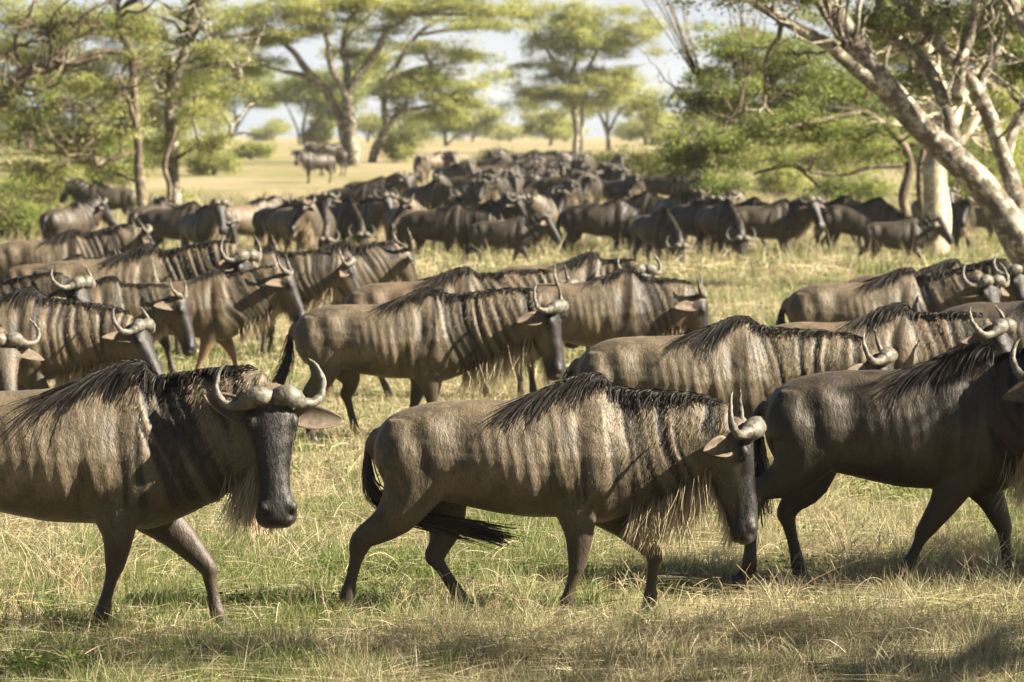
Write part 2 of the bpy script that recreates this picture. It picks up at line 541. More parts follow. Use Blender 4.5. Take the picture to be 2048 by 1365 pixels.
def body_mesh(p, sp, hf, voxel):
    acc = Acc()
    us = np.linspace(0, 1, sp.n)
    th = np.linspace(0, 2 * np.pi, 28, endpoint=False)
    rings = sp.surf(us[:, None] * np.ones((1, 28)), np.broadcast_to(th, (sp.n, 28)))
    acc.add(*loft(rings))
    O, X, Y, Z = hf
    H = catmull(HEAD, 26)
    hw = p.get('headw', 1.0)
    rr = []
    for s, tp, bt, w in H:
        c = (tp + bt) / 2; h = (tp - bt) / 2
        ct, stt = np.cos(th), np.sin(th)
        wz = np.where(ct > 0, 1.0, 1 - 0.45 * np.abs(ct) ** 1.5)
        z = c + h * np.sign(ct) * np.abs(ct) ** 0.8
        y = w * hw * np.sign(stt) * np.abs(stt) ** 0.72 * wz
        rr.append(O + (s * 1.04) * X + y[:, None] * Y + z[:, None] * Z)
    acc.add(*loft(np.array(rr)))
    # brow ridges, cheek, nostril rims, lips
    def blob(c, r, m=12):
        c = np.asarray(c); r = np.asarray(r)
        a = np.linspace(-1.45, 1.45, 9)
        ring = []
        for q in a:
            t = np.linspace(0, 2 * np.pi, m, endpoint=False)
            ring.append(np.stack([np.full(m, math.sin(q)) * r[0], np.cos(t) * math.cos(q) * r[1], np.sin(t) * math.cos(q) * r[2]], -1))
        Lc = np.array(ring)
        Wd = O + (Lc[..., 0:1] + c[0]) * X + (Lc[..., 1:2] + c[1]) * Y + (Lc[..., 2:3] + c[2]) * Z
        acc.add(*loft(Wd))
    for sg in (1, -1):
        blob((0.115, sg * .100, .045), (.045, .028, .032))
        blob((0.535, sg * .066, .030), (.042, .036, .040))
        blob((0.14, sg * .06, -.11), (.09, .045, .075))
    for key, kind, y in (('fn', 'front', -1), ('ff', 'front', 1), ('hn', 'hind', -1), ('hf', 'hind', 1)):
        P, Rr = leg_points(kind, y, p['legs'][key])
        Rr = np.array(Rr)
        acc.add(*tube(P, Rr[:, 0], Rr[:, 1], n=34, m=16))
    # tail dock
    tl = p['tail']
    acc.add(*tube(tl[:3], [0.035, 0.026, 0.020], n=8, m=8))
    me = remesh(acc, voxel, max(2, int(0.065 / voxel)))
    n = len(me.vertices)
    V = np.empty(n * 3, np.float32); me.vertices.foreach_get('co', V); V = V.reshape(-1, 3).astype(float)
    Nn = np.empty(n * 3, np.float32); me.vertices.foreach_get('normal', Nn); Nn = Nn.reshape(-1, 3).astype(float)
    # nearest spine station
    Cn = sp.A[:, :3]
    U = np.empty(n)
    for a in range(0, n, 20000):
        d = ((V[a:a + 20000, None, :] - Cn[None]) ** 2).sum(-1)
        U[a:a + 20000] = d.argmin(1)
    arc = np.concatenate([[0], np.cumsum(np.linalg.norm(np.diff(Cn, axis=0), axis=1))])
    # smooth coordinate along the spine
    i = U.astype(int).clip(1, sp.n - 2)
    tg = Cn[i + 1] - Cn[i - 1]; tg /= np.linalg.norm(tg, axis=1)[:, None]
    al = arc[i] + ((V - Cn[i]) * tg).sum(-1)
    neck0 = 1.25
    hd = V - O
    hs, hyy, hz = hd @ X, hd @ Y, hd @ Z
    inhead = sstep(hs, -0.03, 0.03) * sstep(-hz, -0.3, -.12) * (np.abs(hyy) < .2) * (hs < .8) * sstep(hz, -0.30, -0.20)
    seed = p.get('seed', 1)
    side = np.sign(V[:, 1]) * 7.3
    warp = (vnoise(np.stack([V[:, 0] * 3, V[:, 2] * 3, side], -1), seed + 5) - .5) * 0.16
    q = al + warp
    fold = vnoise(np.stack([q * 24, V[:, 2] * 1.6, side], -1), seed)
    fold2 = vnoise(np.stack([q * 46, V[:, 2] * 2.6, side + 3], -1), seed + 2)
    wv = 0.5 + 0.5 * np.sin(2 * np.pi * (q / .086) + 5.0 * (vnoise(np.stack([q * 5, V[:, 2] * 2.2, side], -1), seed + 8) - .5))
    f = 0.52 * fold + 0.33 * fold2 + 0.15 * wv
    legz = sstep(-V[:, 2], -0.62, -0.52)
    zone = sstep(al, 0.62, 1.05) * sstep(V[:, 2], .60, .74) * (1 - inhead) * (1 - sstep(al, arc[-1] - .02, arc[-1] + .12))
    amp = 0.006 * sstep(al, 0.6, 1.0) + 0.015 * sstep(al, 1.2, 1.5)
    disp = (f - 0.5) * 2 * amp * zone * p.get('fold', 1.0)
    # anatomy: hollow of the flank, hip bone, shoulder blade, elbow crease
    def g(cx, cz, rx, rz): return np.exp(-((V[:, 0] - cx) / rx) ** 2 - ((V[:, 2] - cz) / rz) ** 2)
    sidew = sstep(np.abs(V[:, 1]), .08, .16)
    disp += sidew * (-0.022 * g(-.28, 1.02, .08, .13) + .016 * g(-.46, 1.08, .07, .06) - 0.020 * g(.19, .76, .045, .16) + .014 * g(.50, .96, .07, .24)
                     - .018 * g(.37, 1.05, .045, .22) + .010 * g(-.02, .88, .2, .2) - .014 * g(-.30, .76, .05, .12) + .014 * g(.47, .74, .08, .06)
                     + .012 * g(-.60, .95, .06, .2) - .010 * g(-.49, .88, .04, .16))
    disp += 0.004 * (vnoise(V * 14, seed + 9) - .5) + 0.016 * (vnoise(V * [6, 6, 4], seed + 11) - .5) * (1 - inhead) * sstep(V[:, 2], .5, .7)
    rib = np.sin(2 * np.pi * (V[:, 0] + .16 * V[:, 2]) / .075) * sstep(V[:, 0], -.26, -.10) * sstep(-V[:, 0], -.34, -.2) * sstep(V[:, 2], .66, .78) * sstep(-V[:, 2], -1.10, -.98)
    disp += .0022 * rib * sidew
    # nostrils and mouth line
    for sg in (1, -1):
        disp -= .030 * np.exp(-((hs - .568) / .020) ** 2 - ((hyy - sg * .068) / .020) ** 2 - ((hz - .030) / .026) ** 2)
    disp -= .012 * np.exp(-((hz + .055) / .008) ** 2) * sstep(hs, .45, .50) * (hs < .7)
    V2 = V + Nn * disp[:, None]
    me.vertices.foreach_set('co', V2.astype(np.float32).ravel())
    # colour masks
    face = inhead * (sstep(hz, -0.02, 0.035) * sstep(hs, .0, .06) + sstep(hs, .38, .50) * 1.0)
    face = np.clip(face * p.get('face', 1.0), 0, 1)
    lowneck = sstep(al, 1.1, 1.5) * sstep(-V[:, 2], -(O[2] + .0), -(O[2] - .35)) * 0.35 * (1 - inhead)
    stripe = np.clip(sstep(-f, -0.55, -0.40) * zone * p.get('stripe', 0.95) * (0.38 + 0.62 * sstep(al, .95, 1.35)), 0, 1)
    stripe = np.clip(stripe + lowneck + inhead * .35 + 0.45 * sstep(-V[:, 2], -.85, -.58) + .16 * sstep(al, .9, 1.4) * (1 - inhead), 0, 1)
    back = vnoise(np.stack([V[:, 0] * 5, V[:, 1] * 5, V[:, 2] * 5], -1), seed + 21)
    stripe = np.clip(stripe + .22 * sstep(back, .5, .85) * sstep(-al, -1.3, -1.0), 0, 1)
    leg = sstep(-V[:, 2], -.58, -.40) * (1 - inhead)
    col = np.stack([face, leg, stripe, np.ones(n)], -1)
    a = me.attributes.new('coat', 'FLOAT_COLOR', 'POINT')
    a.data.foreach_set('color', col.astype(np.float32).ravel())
    me.polygons.foreach_set('use_smooth', np.ones(len(me.polygons), bool))
    me.update()
    return me, (V2, Nn, col, zone, inhead, al, hs)

def strands_mesh(name, S, w, mat, rng, facing=None, taper=.2):
    V, Q = ribbons(S, w, rng, taper, facing)
    K = S.shape[1]
    al = np.repeat(np.tile(np.linspace(0, 1, K), S.shape[0]), 2)
    return np_mesh(name, V, [Q], mat, True, {'along': al})

def mane_mesh(p, sp, rng, dens):
    K = 9
    L_ = 2.25                                     # metres of spine per unit of u
    mn = p.get('mane', 1.0)
    def run(u0, th0, a0, a1, ln, lift):
        n = len(u0)
        k = np.linspace(0, 1, K)
        u = u0.copy(); th = th0.copy()
        U, TH = [u.copy()], [th.copy()]
        sd = np.where(th0 < 0, -1.0, 1.0)
        for j in range(1, K):
            a = a0 + (a1 - a0) * k[j] ** 1.3
            st = ln / (K - 1)
            u = u - np.cos(a) * st / L_
            th = th + sd * np.sin(a) * st / .30
            U.append(u.copy()); TH.append(th.copy())
        U = np.stack(U, 1); TH = np.stack(TH, 1)
        off = .010 + lift[:, None] * np.sin(np.pi * np.minimum(k[None] * 1.25, 1)) + .004
        return sp.surf(U, TH, off)
    out = []
    # long locks falling back and down from the withers
    nl = int(36 * mn)
    for q in range(nl):
        uc = rng.uniform(.50, .70)
        sd = -1.0 if rng.random() < p.get('maneside', .6) else 1.0
        m = max(5, int(30 * dens))
        ln = rng.uniform(.20, .40) * mn * (1.15 - (uc - .5) * 1.2)
        a0, a1 = rng.uniform(.10, .55), rng.uniform(.75, 1.35)
        out.append(run(uc + rng.normal(size=m) * .006, sd * (.03 + np.abs(rng.normal(size=m)) * .07), a0 + rng.normal(size=m) * .05, a1 + rng.normal(size=m) * .16,
                       ln * rng.uniform(.55, 1.1, m), rng.uniform(.0, .016, m)))
    # thatch over the crest of withers and neck
    n = int(950 * dens * mn)
    u0 = rng.uniform(.50, .985, n)
    sd = np.where(rng.random(n) < p.get('maneside', .6), -1.0, 1.0)
    cl = vnoise(np.stack([u0 * 34, sd, sd * 0], -1), p.get('seed', 1) + 3)
    ln = (.06 + .15 * cl + .04 * rng.random(n)) * mn
    wi = sstep(-u0, -.72, -.60)
    out.append(run(u0, sd * np.abs(rng.normal(size=n)) * .10, .35 + .5 * (1 - wi) + rng.normal(size=n) * .2, .9 + .55 * (1 - wi) + rng.normal(size=n) * .25, ln * (1 - .35 * wi), rng.uniform(.0, .022, n)))
    # loose hair standing off the crest
    m = int(330 * dens)
    u1 = rng.uniform(.54, .985, m)
    base = sp.surf(u1, rng.normal(size=m) * .05, -0.005)
    i = (u1 * (sp.n - 1)).astype(int)
    up = sp.up[i]; tg = np.gradient(sp.A[:, :3], axis=0)[i]; tg /= np.linalg.norm(tg, axis=1)[:, None]
    ln = rng.uniform(.03, .085, m) * mn
    d = up * .7 - tg * rng.uniform(.2, 1.6, m)[:, None] + sp.left[i] * rng.normal(size=m)[:, None] * .6
    d /= np.linalg.norm(d, axis=1)[:, None]
    k = np.linspace(0, 1, K)[None, :]
    out.append(base[:, None, :] + d[:, None, :] * ln[:, None, None] * k[..., None] + np.array([0, 0, -1.0]) * (ln[:, None, None] * .55 * k[..., None] ** 2))
    S = np.concatenate(out)
    w = rng.uniform(.006, .011, len(S)) / max(.3, dens) ** .6
    return strands_mesh('mane', S, w, M['mane'], rng)

def coat_hair(p, sp, hf, info, rng, dens, colours):
    """short shaggy hair over neck, shoulder and body, coloured like the hide under it"""
    V, Nn, col, zone, inhead = info[:5]
    n = len(V)
    fz = sstep(info[5], 1.1, 1.5) * zone
    wgt = .006 + 1.9 * fz + 1.2 * inhead * (info[6] < .42)
    wgt *= sstep(V[:, 2], .30, .5)
    idx = rng.choice(n, int(8000 * dens), p=wgt / wgt.sum())
    P, Nr, c0, z = V[idx], Nn[idx], col[idx], fz[idx]
    P = P + rng.normal(size=P.shape) * .006
    K = 4
    k = np.linspace(0, 1, K)[None, :, None]
    g = np.array([-.35, 0, -1.0]) + rng.normal(size=P.shape) * .11
    g -= Nr * (g * Nr).sum(1)[:, None]
    g /= np.linalg.norm(g, axis=1)[:, None]
    ln = (.010 + .004 * inhead[idx] + .016 * z * rng.uniform(.4, 1.3, len(z)))
    S = P[:, None, :] + (g[:, None, :] * k + Nr[:, None, :] * (.04 + .04 * k * (1 - .7 * k))) * ln[:, None, None]
    body, dark, leg = [np.array(x) for x in colours]
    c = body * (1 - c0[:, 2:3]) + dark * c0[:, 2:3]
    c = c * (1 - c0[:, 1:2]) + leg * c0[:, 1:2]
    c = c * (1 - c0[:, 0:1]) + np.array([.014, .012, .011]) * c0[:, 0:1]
    c = c * rng.uniform(.75, 1.1, (len(c), 1))
    Vv, Q = ribbons(S, rng.uniform(.0022, .004, len(S)), rng, .3, facing=np.array([0, -1.0, .2]))
    tint = np.repeat(np.column_stack([c, np.ones(len(c))]), K * 2, axis=0)
    return np_mesh('coat_hair', Vv, [Q], M['fur'], True, {'tint': tint})

def beard_mesh(p, sp, hf, rng, dens):
    K = 6
    O, X, Y, Z = hf
    k = np.linspace(0, 1, K)[None, :, None]
    n = int(1300 * dens)
    ub = p.get('beard0', .74)
    u0 = rng.uniform(ub, .985, n)
    th = np.pi + rng.normal(size=n) * .30
    root = sp.surf(u0, th, -.01)
    m = int(420 * dens)
    s = rng.uniform(.10, .56, m)
    hb = np.interp(s, [h[0] for h in HEAD], [h[2] for h in HEAD])
    root2 = O + s[:, None] * X + (rng.normal(size=m) * .028)[:, None] * Y + (hb + .012)[:, None] * Z
    root = np.vstack([root, root2])
    ln = np.concatenate([rng.uniform(.16, .30, n) * (0.55 + .45 * np.sin(np.pi * (u0 - ub + .02) / (1.0 - ub))), rng.uniform(.07, .15, m)]) * p.get('beard', 1.0)
    lean = np.array([-0.12, 0, 0]) + rng.normal(size=(len(root), 3)) * [.16, .10, .03]
    cl = vnoise(root * 22, 4)[:, None] - .5
    lean[:, 0:1] += cl * .35
    S = root[:, None, :] + ln[:, None, None] * (np.array([0, 0, -1.0]) * k + lean[:, None, :] * k ** 1.5 + rng.normal(size=(len(root), 1, 3)) * .07 * k ** 2.5)
    w = rng.uniform(.0035, .0065, len(S)) / max(.3, dens) ** .6
    return strands_mesh('beard', S, w, M['beard'], rng)

def tail_mesh(p, rng, dens):
    T = catmull(p['tail'], 24)
    n = int(330 * dens)
    K = 8
    i0 = rng.integers(5, 18, n)
    k = np.linspace(0, 1, K)
    S = np.empty((n, K, 3))
    spread = rng.normal(size=(n, 3)) * [.026, .026, .022]
    for j in range(K):
        idx = np.clip(i0 + k[j] * rng.uniform(7, 12, n) * 1.0, 0, 23)
        a = idx.astype(int).clip(0, 22); f = (idx - a)[:, None]
        S[:, j] = T[a] * (1 - f) + T[a + 1] * f + spread * (0.35 + 1.5 * k[j] * (1 - .3 * k[j]))
    w = rng.uniform(.007, .013, n) / max(.45, dens) ** .5
    V, Q = ribbons(S, w, rng, .3)
    acc = Acc()
    acc.add(V, Q)
    tv, tq, tt = tube(T[2:], np.concatenate([np.full(8, .021), np.linspace(.021, .030, 6), np.linspace(.03, .006, 8)]), m=8)
    al = np.concatenate([np.repeat(np.tile(np.linspace(0, 1, K), n), 2), np.zeros(len(tv))])
    acc.add(tv, tq, tt)
    return acc.mesh('tail', M['tail'], True, {'along': al})

def horn_mesh(kind, hf, sg, sc=1.0, m=14):
    O, X, Y, Z = hf
    H = np.array(HORNS[kind])
    P = O + H[:, 0:1] * X * sc + sg * H[:, 1:2] * Y * sc + H[:, 2:3] * Z * sc
    A = catmull(np.column_stack([P, H[:, 3] * sc * np.where(np.arange(len(H)) > 3, .80, 1)]), 40)
    rng = np.random.default_rng(3)
    r = np.maximum(A[:, 3], .002)
    if kind in ('adult', 'long'):
        r = r * (1 + 0.07 * np.sin(np.arange(40) * 1.9) * (A[:, 3] < .05) * (A[:, 3] > .014))
    V, Q, T = tube(A[:, :3], r, m=m, side=tuple(Z * .6 + X * .4))
    V += (vnoise(V * 60, 8)[:, None] - .5) * .007 + (vnoise(V * 26, 9)[:, None] - .5) * .008
    acc = Acc(); acc.add(V, Q, T)
    return acc.mesh('horn', M['horn'])

def ear_mesh(hf, sg, p):
    O, X, Y, Z = hf
    e = p.get('ear', (0.02, 1.0, -0.12, -0.35))
    if sg < 0: e = p.get('ear_r', e)        # direction in head axes: x, y(out), z ; droop
    d = X * e[0] + Y * sg * e[1] + Z * e[2]
    d = d / np.linalg.norm(d)
    base = O + X * .085 + Y * sg * .105 - Z * .04
    nrm = np.cross(d, X * sg); nrm /= np.linalg.norm(nrm)      # faces front
    fr = Z * .8 + X * e[3]; fr = fr - d * (fr @ d); fr /= np.linalg.norm(fr)
    side = np.cross(d, fr)
    Lh = .235 * p.get('earl', 1.0)
    ts = np.linspace(0, 1, 13)
    wid = .062 * np.sin(np.pi * np.clip(ts * .93 + .07, 0, 1) ** .8) ** .75 + .002
    wid[0] = .026
    qs = np.linspace(-1, 1, 9)
    top, bot = [], []
    for t, w in zip(ts, wid):
        c = base + d * Lh * t + fr * (-.02 * t * t)
        for arr, off in ((top, .0035), (bot, -.0035)):
            arr.append([c + side * w * q + fr * (w * .75 * (q * q) * (1 - .5 * t) + off) for q in qs])
    ring = np.concatenate([np.array(top), np.array(bot)[:, ::-1]], 1)
    acc = Acc(); acc.add(*loft(ring))
    return acc.mesh('ear', M['ear'])

def hoof_mesh(at_, fet):
    x, y, z = at_
    d = np.array([x - fet[0], 0, z - fet[1]]); d /= np.linalg.norm(d) + 1e-9
    f = np.array([1.0, 0, 0]) if z < .03 else np.array([-d[2], 0, d[0]])
    up = np.array([0, 0, 1.0]) if z < .03 else -d
    acc = Acc()
    for sg in (1, -1):
        rings = []
        for h, a, b, s0 in ((0.0, .072, .026, 0.0), (.02, .066, .027, -.003), (.05, .048, .024, -.012), (.075, .036, .020, -.02)):
            t = np.linspace(0, 2 * np.pi, 12, endpoint=False)
            rr = [np.array([x, y, z]) + up * h + f * (s0 + .015 + a * .75 * math.cos(q) * (1 if math.cos(q) > 0 else .7)) + np.array([0, 1, 0]) * (sg * .024 + b * .85 * math.sin(q)) for q in t]
            rings.append(rr)
        acc.add(*loft(np.array(rings)))
    return acc.mesh('hoof', M['hoof'])

def eye_mesh(hf, sg):
    O, X, Y, Z = hf
    c = O + X * .140 + Y * sg * .108 + Z * .026
    acc = Acc()
    a = np.linspace(-1.5, 1.5, 8); t = np.linspace(0, 2 * np.pi, 10, endpoint=False)
    rr = [[c + .016 * (math.sin(q) * X + math.cos(q) * (math.cos(b) * Y + math.sin(b) * Z)) for b in t] for q in a]
    acc.add(*loft(np.array(rr)))
    return acc.mesh('eye', M['eye'])

TAIL = [(-.725, 0, 1.03), (-.775, 0, .98), (-.80, 0, .88), (-.80, 0, .74), (-.78, 0, .58), (-.77, 0, .42)]

def build_wildebeest(label, group, pose, coat='coat', dens=1.0, voxel=.012, seed=1):
    """one wildebeest at the origin: body > nothing, with horns, ears, eyes, mane, beard, tail and hoofs as its parts"""
    p = dict(pose); p['seed'] = seed
    p.setdefault('tail', TAIL); p.setdefault('legs', STAND)
    rng = np.random.default_rng(seed)
    st, hf = spine_of(p)
    sp = Spine(st)
    root = empty('wildebeest')
    tag(root, label, 'wildebeest', group)
    b, info = body_mesh(p, sp, hf, voxel)
    b.name = 'body'
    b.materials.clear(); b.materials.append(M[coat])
    put('body', b, root)
    put('mane', mane_mesh(p, sp, rng, dens), root)
    if p.get('beard', 1.0) > 0: put('beard', beard_mesh(p, sp, hf, rng, dens), root)
    if dens >= .6: put('coat_hair', coat_hair(p, sp, hf, info, rng, dens, COAT[coat]), root)
    put('tail', tail_mesh(p, rng, dens), root)
    for sg in (1, -1):
        put('horn', horn_mesh(p.get('horn', 'adult'), hf, sg, p.get('hornsc', 1.0), 14 if dens > .3 else 8), root)
        put('ear', ear_mesh(hf, sg, p), root)
        if dens > .2: put('eye', eye_mesh(hf, sg), root)
    if dens > .2:
        for key, y in (('fn', -.115), ('ff', .115), ('hn', -.12), ('hf', .12)):
            J = p['legs'][key]
            put('hoof', hoof_mesh((J[2][0], y, J[2][1]), J[1]), root)
    return root

def place(root, x, y, deg=0.0, sc=1.0):
    root.location = (x, y, 0)
    root.rotation_euler = (0, 0, R(deg))
    root.scale = (sc, sc, sc)
    return root

def copy_thing(root, label, x, y, deg, sc=1.0, coat=None):
    r = root.copy(); COL.objects.link(r)
    r['label'] = label
    place(r, x, y, deg, sc)
    for ch in root.children:
        c = ch.copy(); COL.objects.link(c); c.parent = r
        if coat and ch.name.startswith('body'):
            c.data = ch.data.copy(); c.data.materials.clear(); c.data.materials.append(M[coat])
    return r
# ------------------------------------------------------------------ ground
GD = [-100, 105, 150, 175, 200, 240, 400, 1500, 9000]
GZ = [0, 0, .25, .60, 1.0, 1.25, 1.75, 2.35, 2.45]
def ground_z(x, y):
    return np.interp(y, GD, GZ)

def ground_material():
    m, nt, b, o = new_mat('savanna_ground')
    tc = nt.nodes.new('ShaderNodeTexCoord')
    v = tc.outputs['Object']
    n1 = noise(nt, v, 0.11, 4, 0.6, (1, .45, 1))
    n2 = noise(nt, v, 1.7, 5, 0.65)
    n3 = noise(nt, v, 28, 4, 0.7)
    c = mixc(nt, ramp(nt, n1, 0.42, 0.60), (0.346, 0.295, 0.187), (0.194, 0.202, 0.086))
    c = mixc(nt, ramp(nt, n2, 0.35, 0.7, 0, .7), c, (0.252, 0.203, 0.112))
    c = mixc(nt, ramp(nt, n3, 0.35, 0.65, 0, .6), c, (0.078, 0.063, 0.033))
    nt.links.new(c, b.inputs['Base Color'])
    b.inputs['Roughness'].default_value = 0.9
    b.inputs['Specular IOR Level'].default_value = 0.1
    bp = N(nt, 'ShaderNodeBump', Strength=0.8, Distance=0.05)
    nt.links.new(n3, bp.inputs['Height'])
    nt.links.new(bp.outputs['Normal'], b.inputs['Normal'])
    return m

ys = np.concatenate([np.linspace(-60, 105, 34), np.linspace(110, 300, 40), np.geomspace(320, 8500, 40)])
xs = np.concatenate([-np.geomspace(6000, 30, 30), np.linspace(-28, 28, 29), np.geomspace(30, 6000, 30)])
GX, GYY = np.meshgrid(xs, ys)
GV = np.stack([GX, GYY, ground_z(GX, GYY)], -1).reshape(-1, 3)
nx = len(xs)
ii = (np.arange(len(ys) - 1)[:, None] * nx + np.arange(nx - 1)[None]).ravel()
GQ = np.stack([ii, ii + 1, ii + nx + 1, ii + nx], -1)
tag(put('ground', np_mesh('ground', GV, [GQ], ground_material())), 'dry pale savanna ground stretching to the horizon', None, None, 'structure')

def leafy_mat(name, trans=0.35, rough=0.6, bright=1.0):
    m, nt, b, o = new_mat(name)
    a = nt.nodes.new('ShaderNodeAttribute'); a.attribute_name = 'tint'
    nt.links.new(a.outputs['Color'], b.inputs['Base Color'])
    b.inputs['Roughness'].default_value = rough
    b.inputs['Specular IOR Level'].default_value = 0.2
    tr = nt.nodes.new('ShaderNodeBsdfTranslucent')
    nt.links.new(mixc(nt, 1.0, a.outputs['Color'], (bright, bright, bright * .8), 'MULTIPLY'), tr.inputs['Color'])
    ms = nt.nodes.new('ShaderNodeMixShader')
    ms.inputs[0].default_value = trans
    nt.links.new(b.outputs[0], ms.inputs[1]); nt.links.new(tr.outputs[0], ms.inputs[2])
    nt.links.new(ms.outputs[0], o.inputs['Surface'])
    return m
M['blade'] = leafy_mat('grass_blades', 0.35)
M['leaf'] = leafy_mat('acacia_leaves', 0.5, 0.6, 1.25)

def pal(rng, n, cols, probs):
    cols = np.array(cols); i = rng.choice(len(cols), n, p=probs)
    c = cols[i] * rng.uniform(.7, 1.3, (n, 1)) * rng.uniform(.93, 1.07, (n, 3))
    return np.column_stack([c, np.ones(n)])

def grass_zone(name, label, y0, y1, dens, h, w, seed, dry_h=1.35):
    rng = np.random.default_rng(seed)
    wid = lambda y: y * 1024 / FPX + .9 + y * .006
    area = (wid(y0) + wid(y1)) * (y1 - y0)
    n = int(area * dens)
    y = rng.uniform(y0, y1, int(n * 1.6))
    keep = rng.random(len(y)) < wid(y) / wid(y1)
    y = y[keep]
    x = rng.uniform(-1, 1, len(y)) * wid(y)
    P = np.stack([x, y, np.zeros_like(x)], -1)
    clump = vnoise(P * [2.6, 2.0, 1], seed + 1) * .6 + vnoise(P * [9, 7, 1], seed + 2) * .4
    keep = rng.random(len(y)) < sstep(clump, .34, .60) * .9 + .10
    x, y, P, clump = x[keep], y[keep], P[keep], clump[keep]
    if len(x) > n: x, y, P, clump = x[:n], y[:n], P[:n], clump[:n]
    n = len(x)
    green = vnoise(P * [.55, .28, 1], 77) * .5 + vnoise(P * [1.6, .9, 1], 78) * .35 + vnoise(P * [6, 4, 1], 79) * .15
    near = sstep(-y, -25.5, -22.5)
    g = sstep(green + .12 * near, .40, .66) * .58 + .26
    isg = rng.random(n) < g
    c = pal(rng, n, [(0.365, 0.322, 0.200), (0.280, 0.238, 0.138), (0.490, 0.440, 0.290), (0.118, 0.092, 0.056)], [.4, .3, .18, .12])
    cg = pal(rng, n, [(.100, .145, .036), (.150, .195, .052), (.058, .092, .024), (.230, .250, .085)], [.35, .3, .2, .15])
    c[isg] = cg[isg]
    flat = (~isg) & (rng.random(n) < .38)          # dead stems lying over
    hh = h * rng.uniform(.25, 1.2, n) ** 1.3 * (0.30 + 1.3 * clump)
    hh[~isg] *= dry_h
    az = rng.uniform(0, 2 * np.pi, n)
    lean = rng.uniform(.1, .75, n); lean[flat] = rng.uniform(1.1, 2.2, flat.sum())
    K = 4
    k = np.linspace(0, 1, K)
    S = np.empty((n, K, 3))
    base = np.stack([x, y, ground_z(x, y) - .01], -1)
    dx = np.stack([np.cos(az), np.sin(az), np.zeros(n)], -1)
    for j in range(K):
        t = k[j]
        up = hh * t * (1 - .35 * t * np.minimum(lean, 1)) * np.where(flat, .42, 1)
        S[:, j] = base + dx * (hh * lean * t ** 1.6)[:, None]
        S[:, j, 2] += up + np.where(flat, h * .35, 0) * min(1, t * 3)
    V, Q = ribbons(S, w * rng.uniform(.6, 1.4, n), rng, .12, facing=np.array([0, -1.0, .3]))
    tint = np.repeat(c, K * 2, axis=0)
    me = np_mesh(name, V, [Q], M['blade'], False, {'tint': tint})
    return tag(put('grass', me), label, None, None, 'stuff')

def tall_stalks(seed=5):
    rng = np.random.default_rng(seed)
    S, w = [], []
    K = 6
    k = np.linspace(0, 1, K)[:, None]
    spots = []
    for px, yb, n, hgt in ((130, 1190, 26, .42), (160, 1215, 14, .55), (60, 1150, 16, .33), (30, 1250, 16, .3), (245, 1180, 10, .45), (95, 1120, 12, .3),
                           (300, 1290, 10, .25), (560, 1150, 18, .28), (640, 1130, 16, .28), (600, 1230, 12, .22), (770, 1230, 16, .3), (905, 1230, 16, .3), (1010, 1250, 12, .26),
                           (1180, 1290, 12, .26), (1250, 1200, 10, .2), (1420, 1290, 18, .26), (1560, 1230, 12, .3), (1670, 1190, 18, .36), (1700, 1130, 12, .42), (1760, 1170, 14, .34),
                           (1900, 1180, 20, .40), (1950, 1160, 14, .40), (1990, 1200, 16, .42), (2030, 1260, 12, .32), (1850, 1290, 14, .28), (1720, 1310, 14, .25), (900, 1330, 16, .22),
                           (700, 1340, 16, .22), (420, 1350, 14, .2), (1100, 1340, 16, .24), (1330, 1340, 14, .24), (200, 1330, 14, .22), (1560, 1340, 14, .22), (700, 900, 20, .3), (650, 980, 14, .28),
                           (560, 1020, 14, .3), (1240, 1130, 12, .3), (830, 870, 14, .25), (1700, 980, 16, .35), (1630, 1060, 14, .3)):
        Y = gy(yb)
        c = at(px, yb, Y)
        for _ in range(int(n * 1.7)):
            b = np.array([c[0] + rng.normal() * .13, Y + rng.normal() * .15, -.01])
            hgt2 = hgt * rng.uniform(.5, 1.15)
            d = rng.normal(size=2) * .30
            line = b + k * np.array([d[0] * .5, d[1] * .5, 1]) * hgt2 + k ** 2.2 * np.array([d[0], d[1], -.12]) * hgt2
            S.append(line); w.append(.0042)
            for _b in range(rng.integers(1, 5)):
                t0 = rng.uniform(.45, .95)
                p0 = line[int(t0 * (K - 1))]
                dd = np.array([rng.normal() * .5, rng.normal() * .5, rng.uniform(.4, 1)]); dd *= rng.uniform(.04, .10)
                S.append(p0 + k * dd + k ** 2 * np.array([0, 0, -.01])); w.append(.0032)
    # long fallen stems
    for _ in range(900):
        y = rng.uniform(21, 32); x = rng.uniform(-1, 1) * (y * .125)
        a = rng.uniform(0, 2 * np.pi); l = rng.uniform(.12, .36)
        b = np.array([x, y, rng.uniform(.03, .10)])
        S.append(b + k * np.array([math.cos(a), math.sin(a), 0]) * l + np.sin(k * np.pi * rng.uniform(.5, .95)) * np.array([0, 0, rng.uniform(.02, .10)])); w.append(.0038)
    S = np.array(S)
    V, Q = ribbons(S, np.array(w), rng, .5, facing=np.array([0, -1.0, .3]))
    c = pal(rng, len(S), [(0.390, 0.328, 0.211), (0.312, 0.242, 0.148), (0.437, 0.390, 0.273), (0.257, 0.195, 0.125)], [.4, .25, .2, .15])
    me = np_mesh('grass', V, [Q], M['blade'], False, {'tint': np.repeat(c, K * 2, axis=0)})
    tag(put('grass', me), 'tall dry grass stalks and fallen stems', None, None, 'stuff')

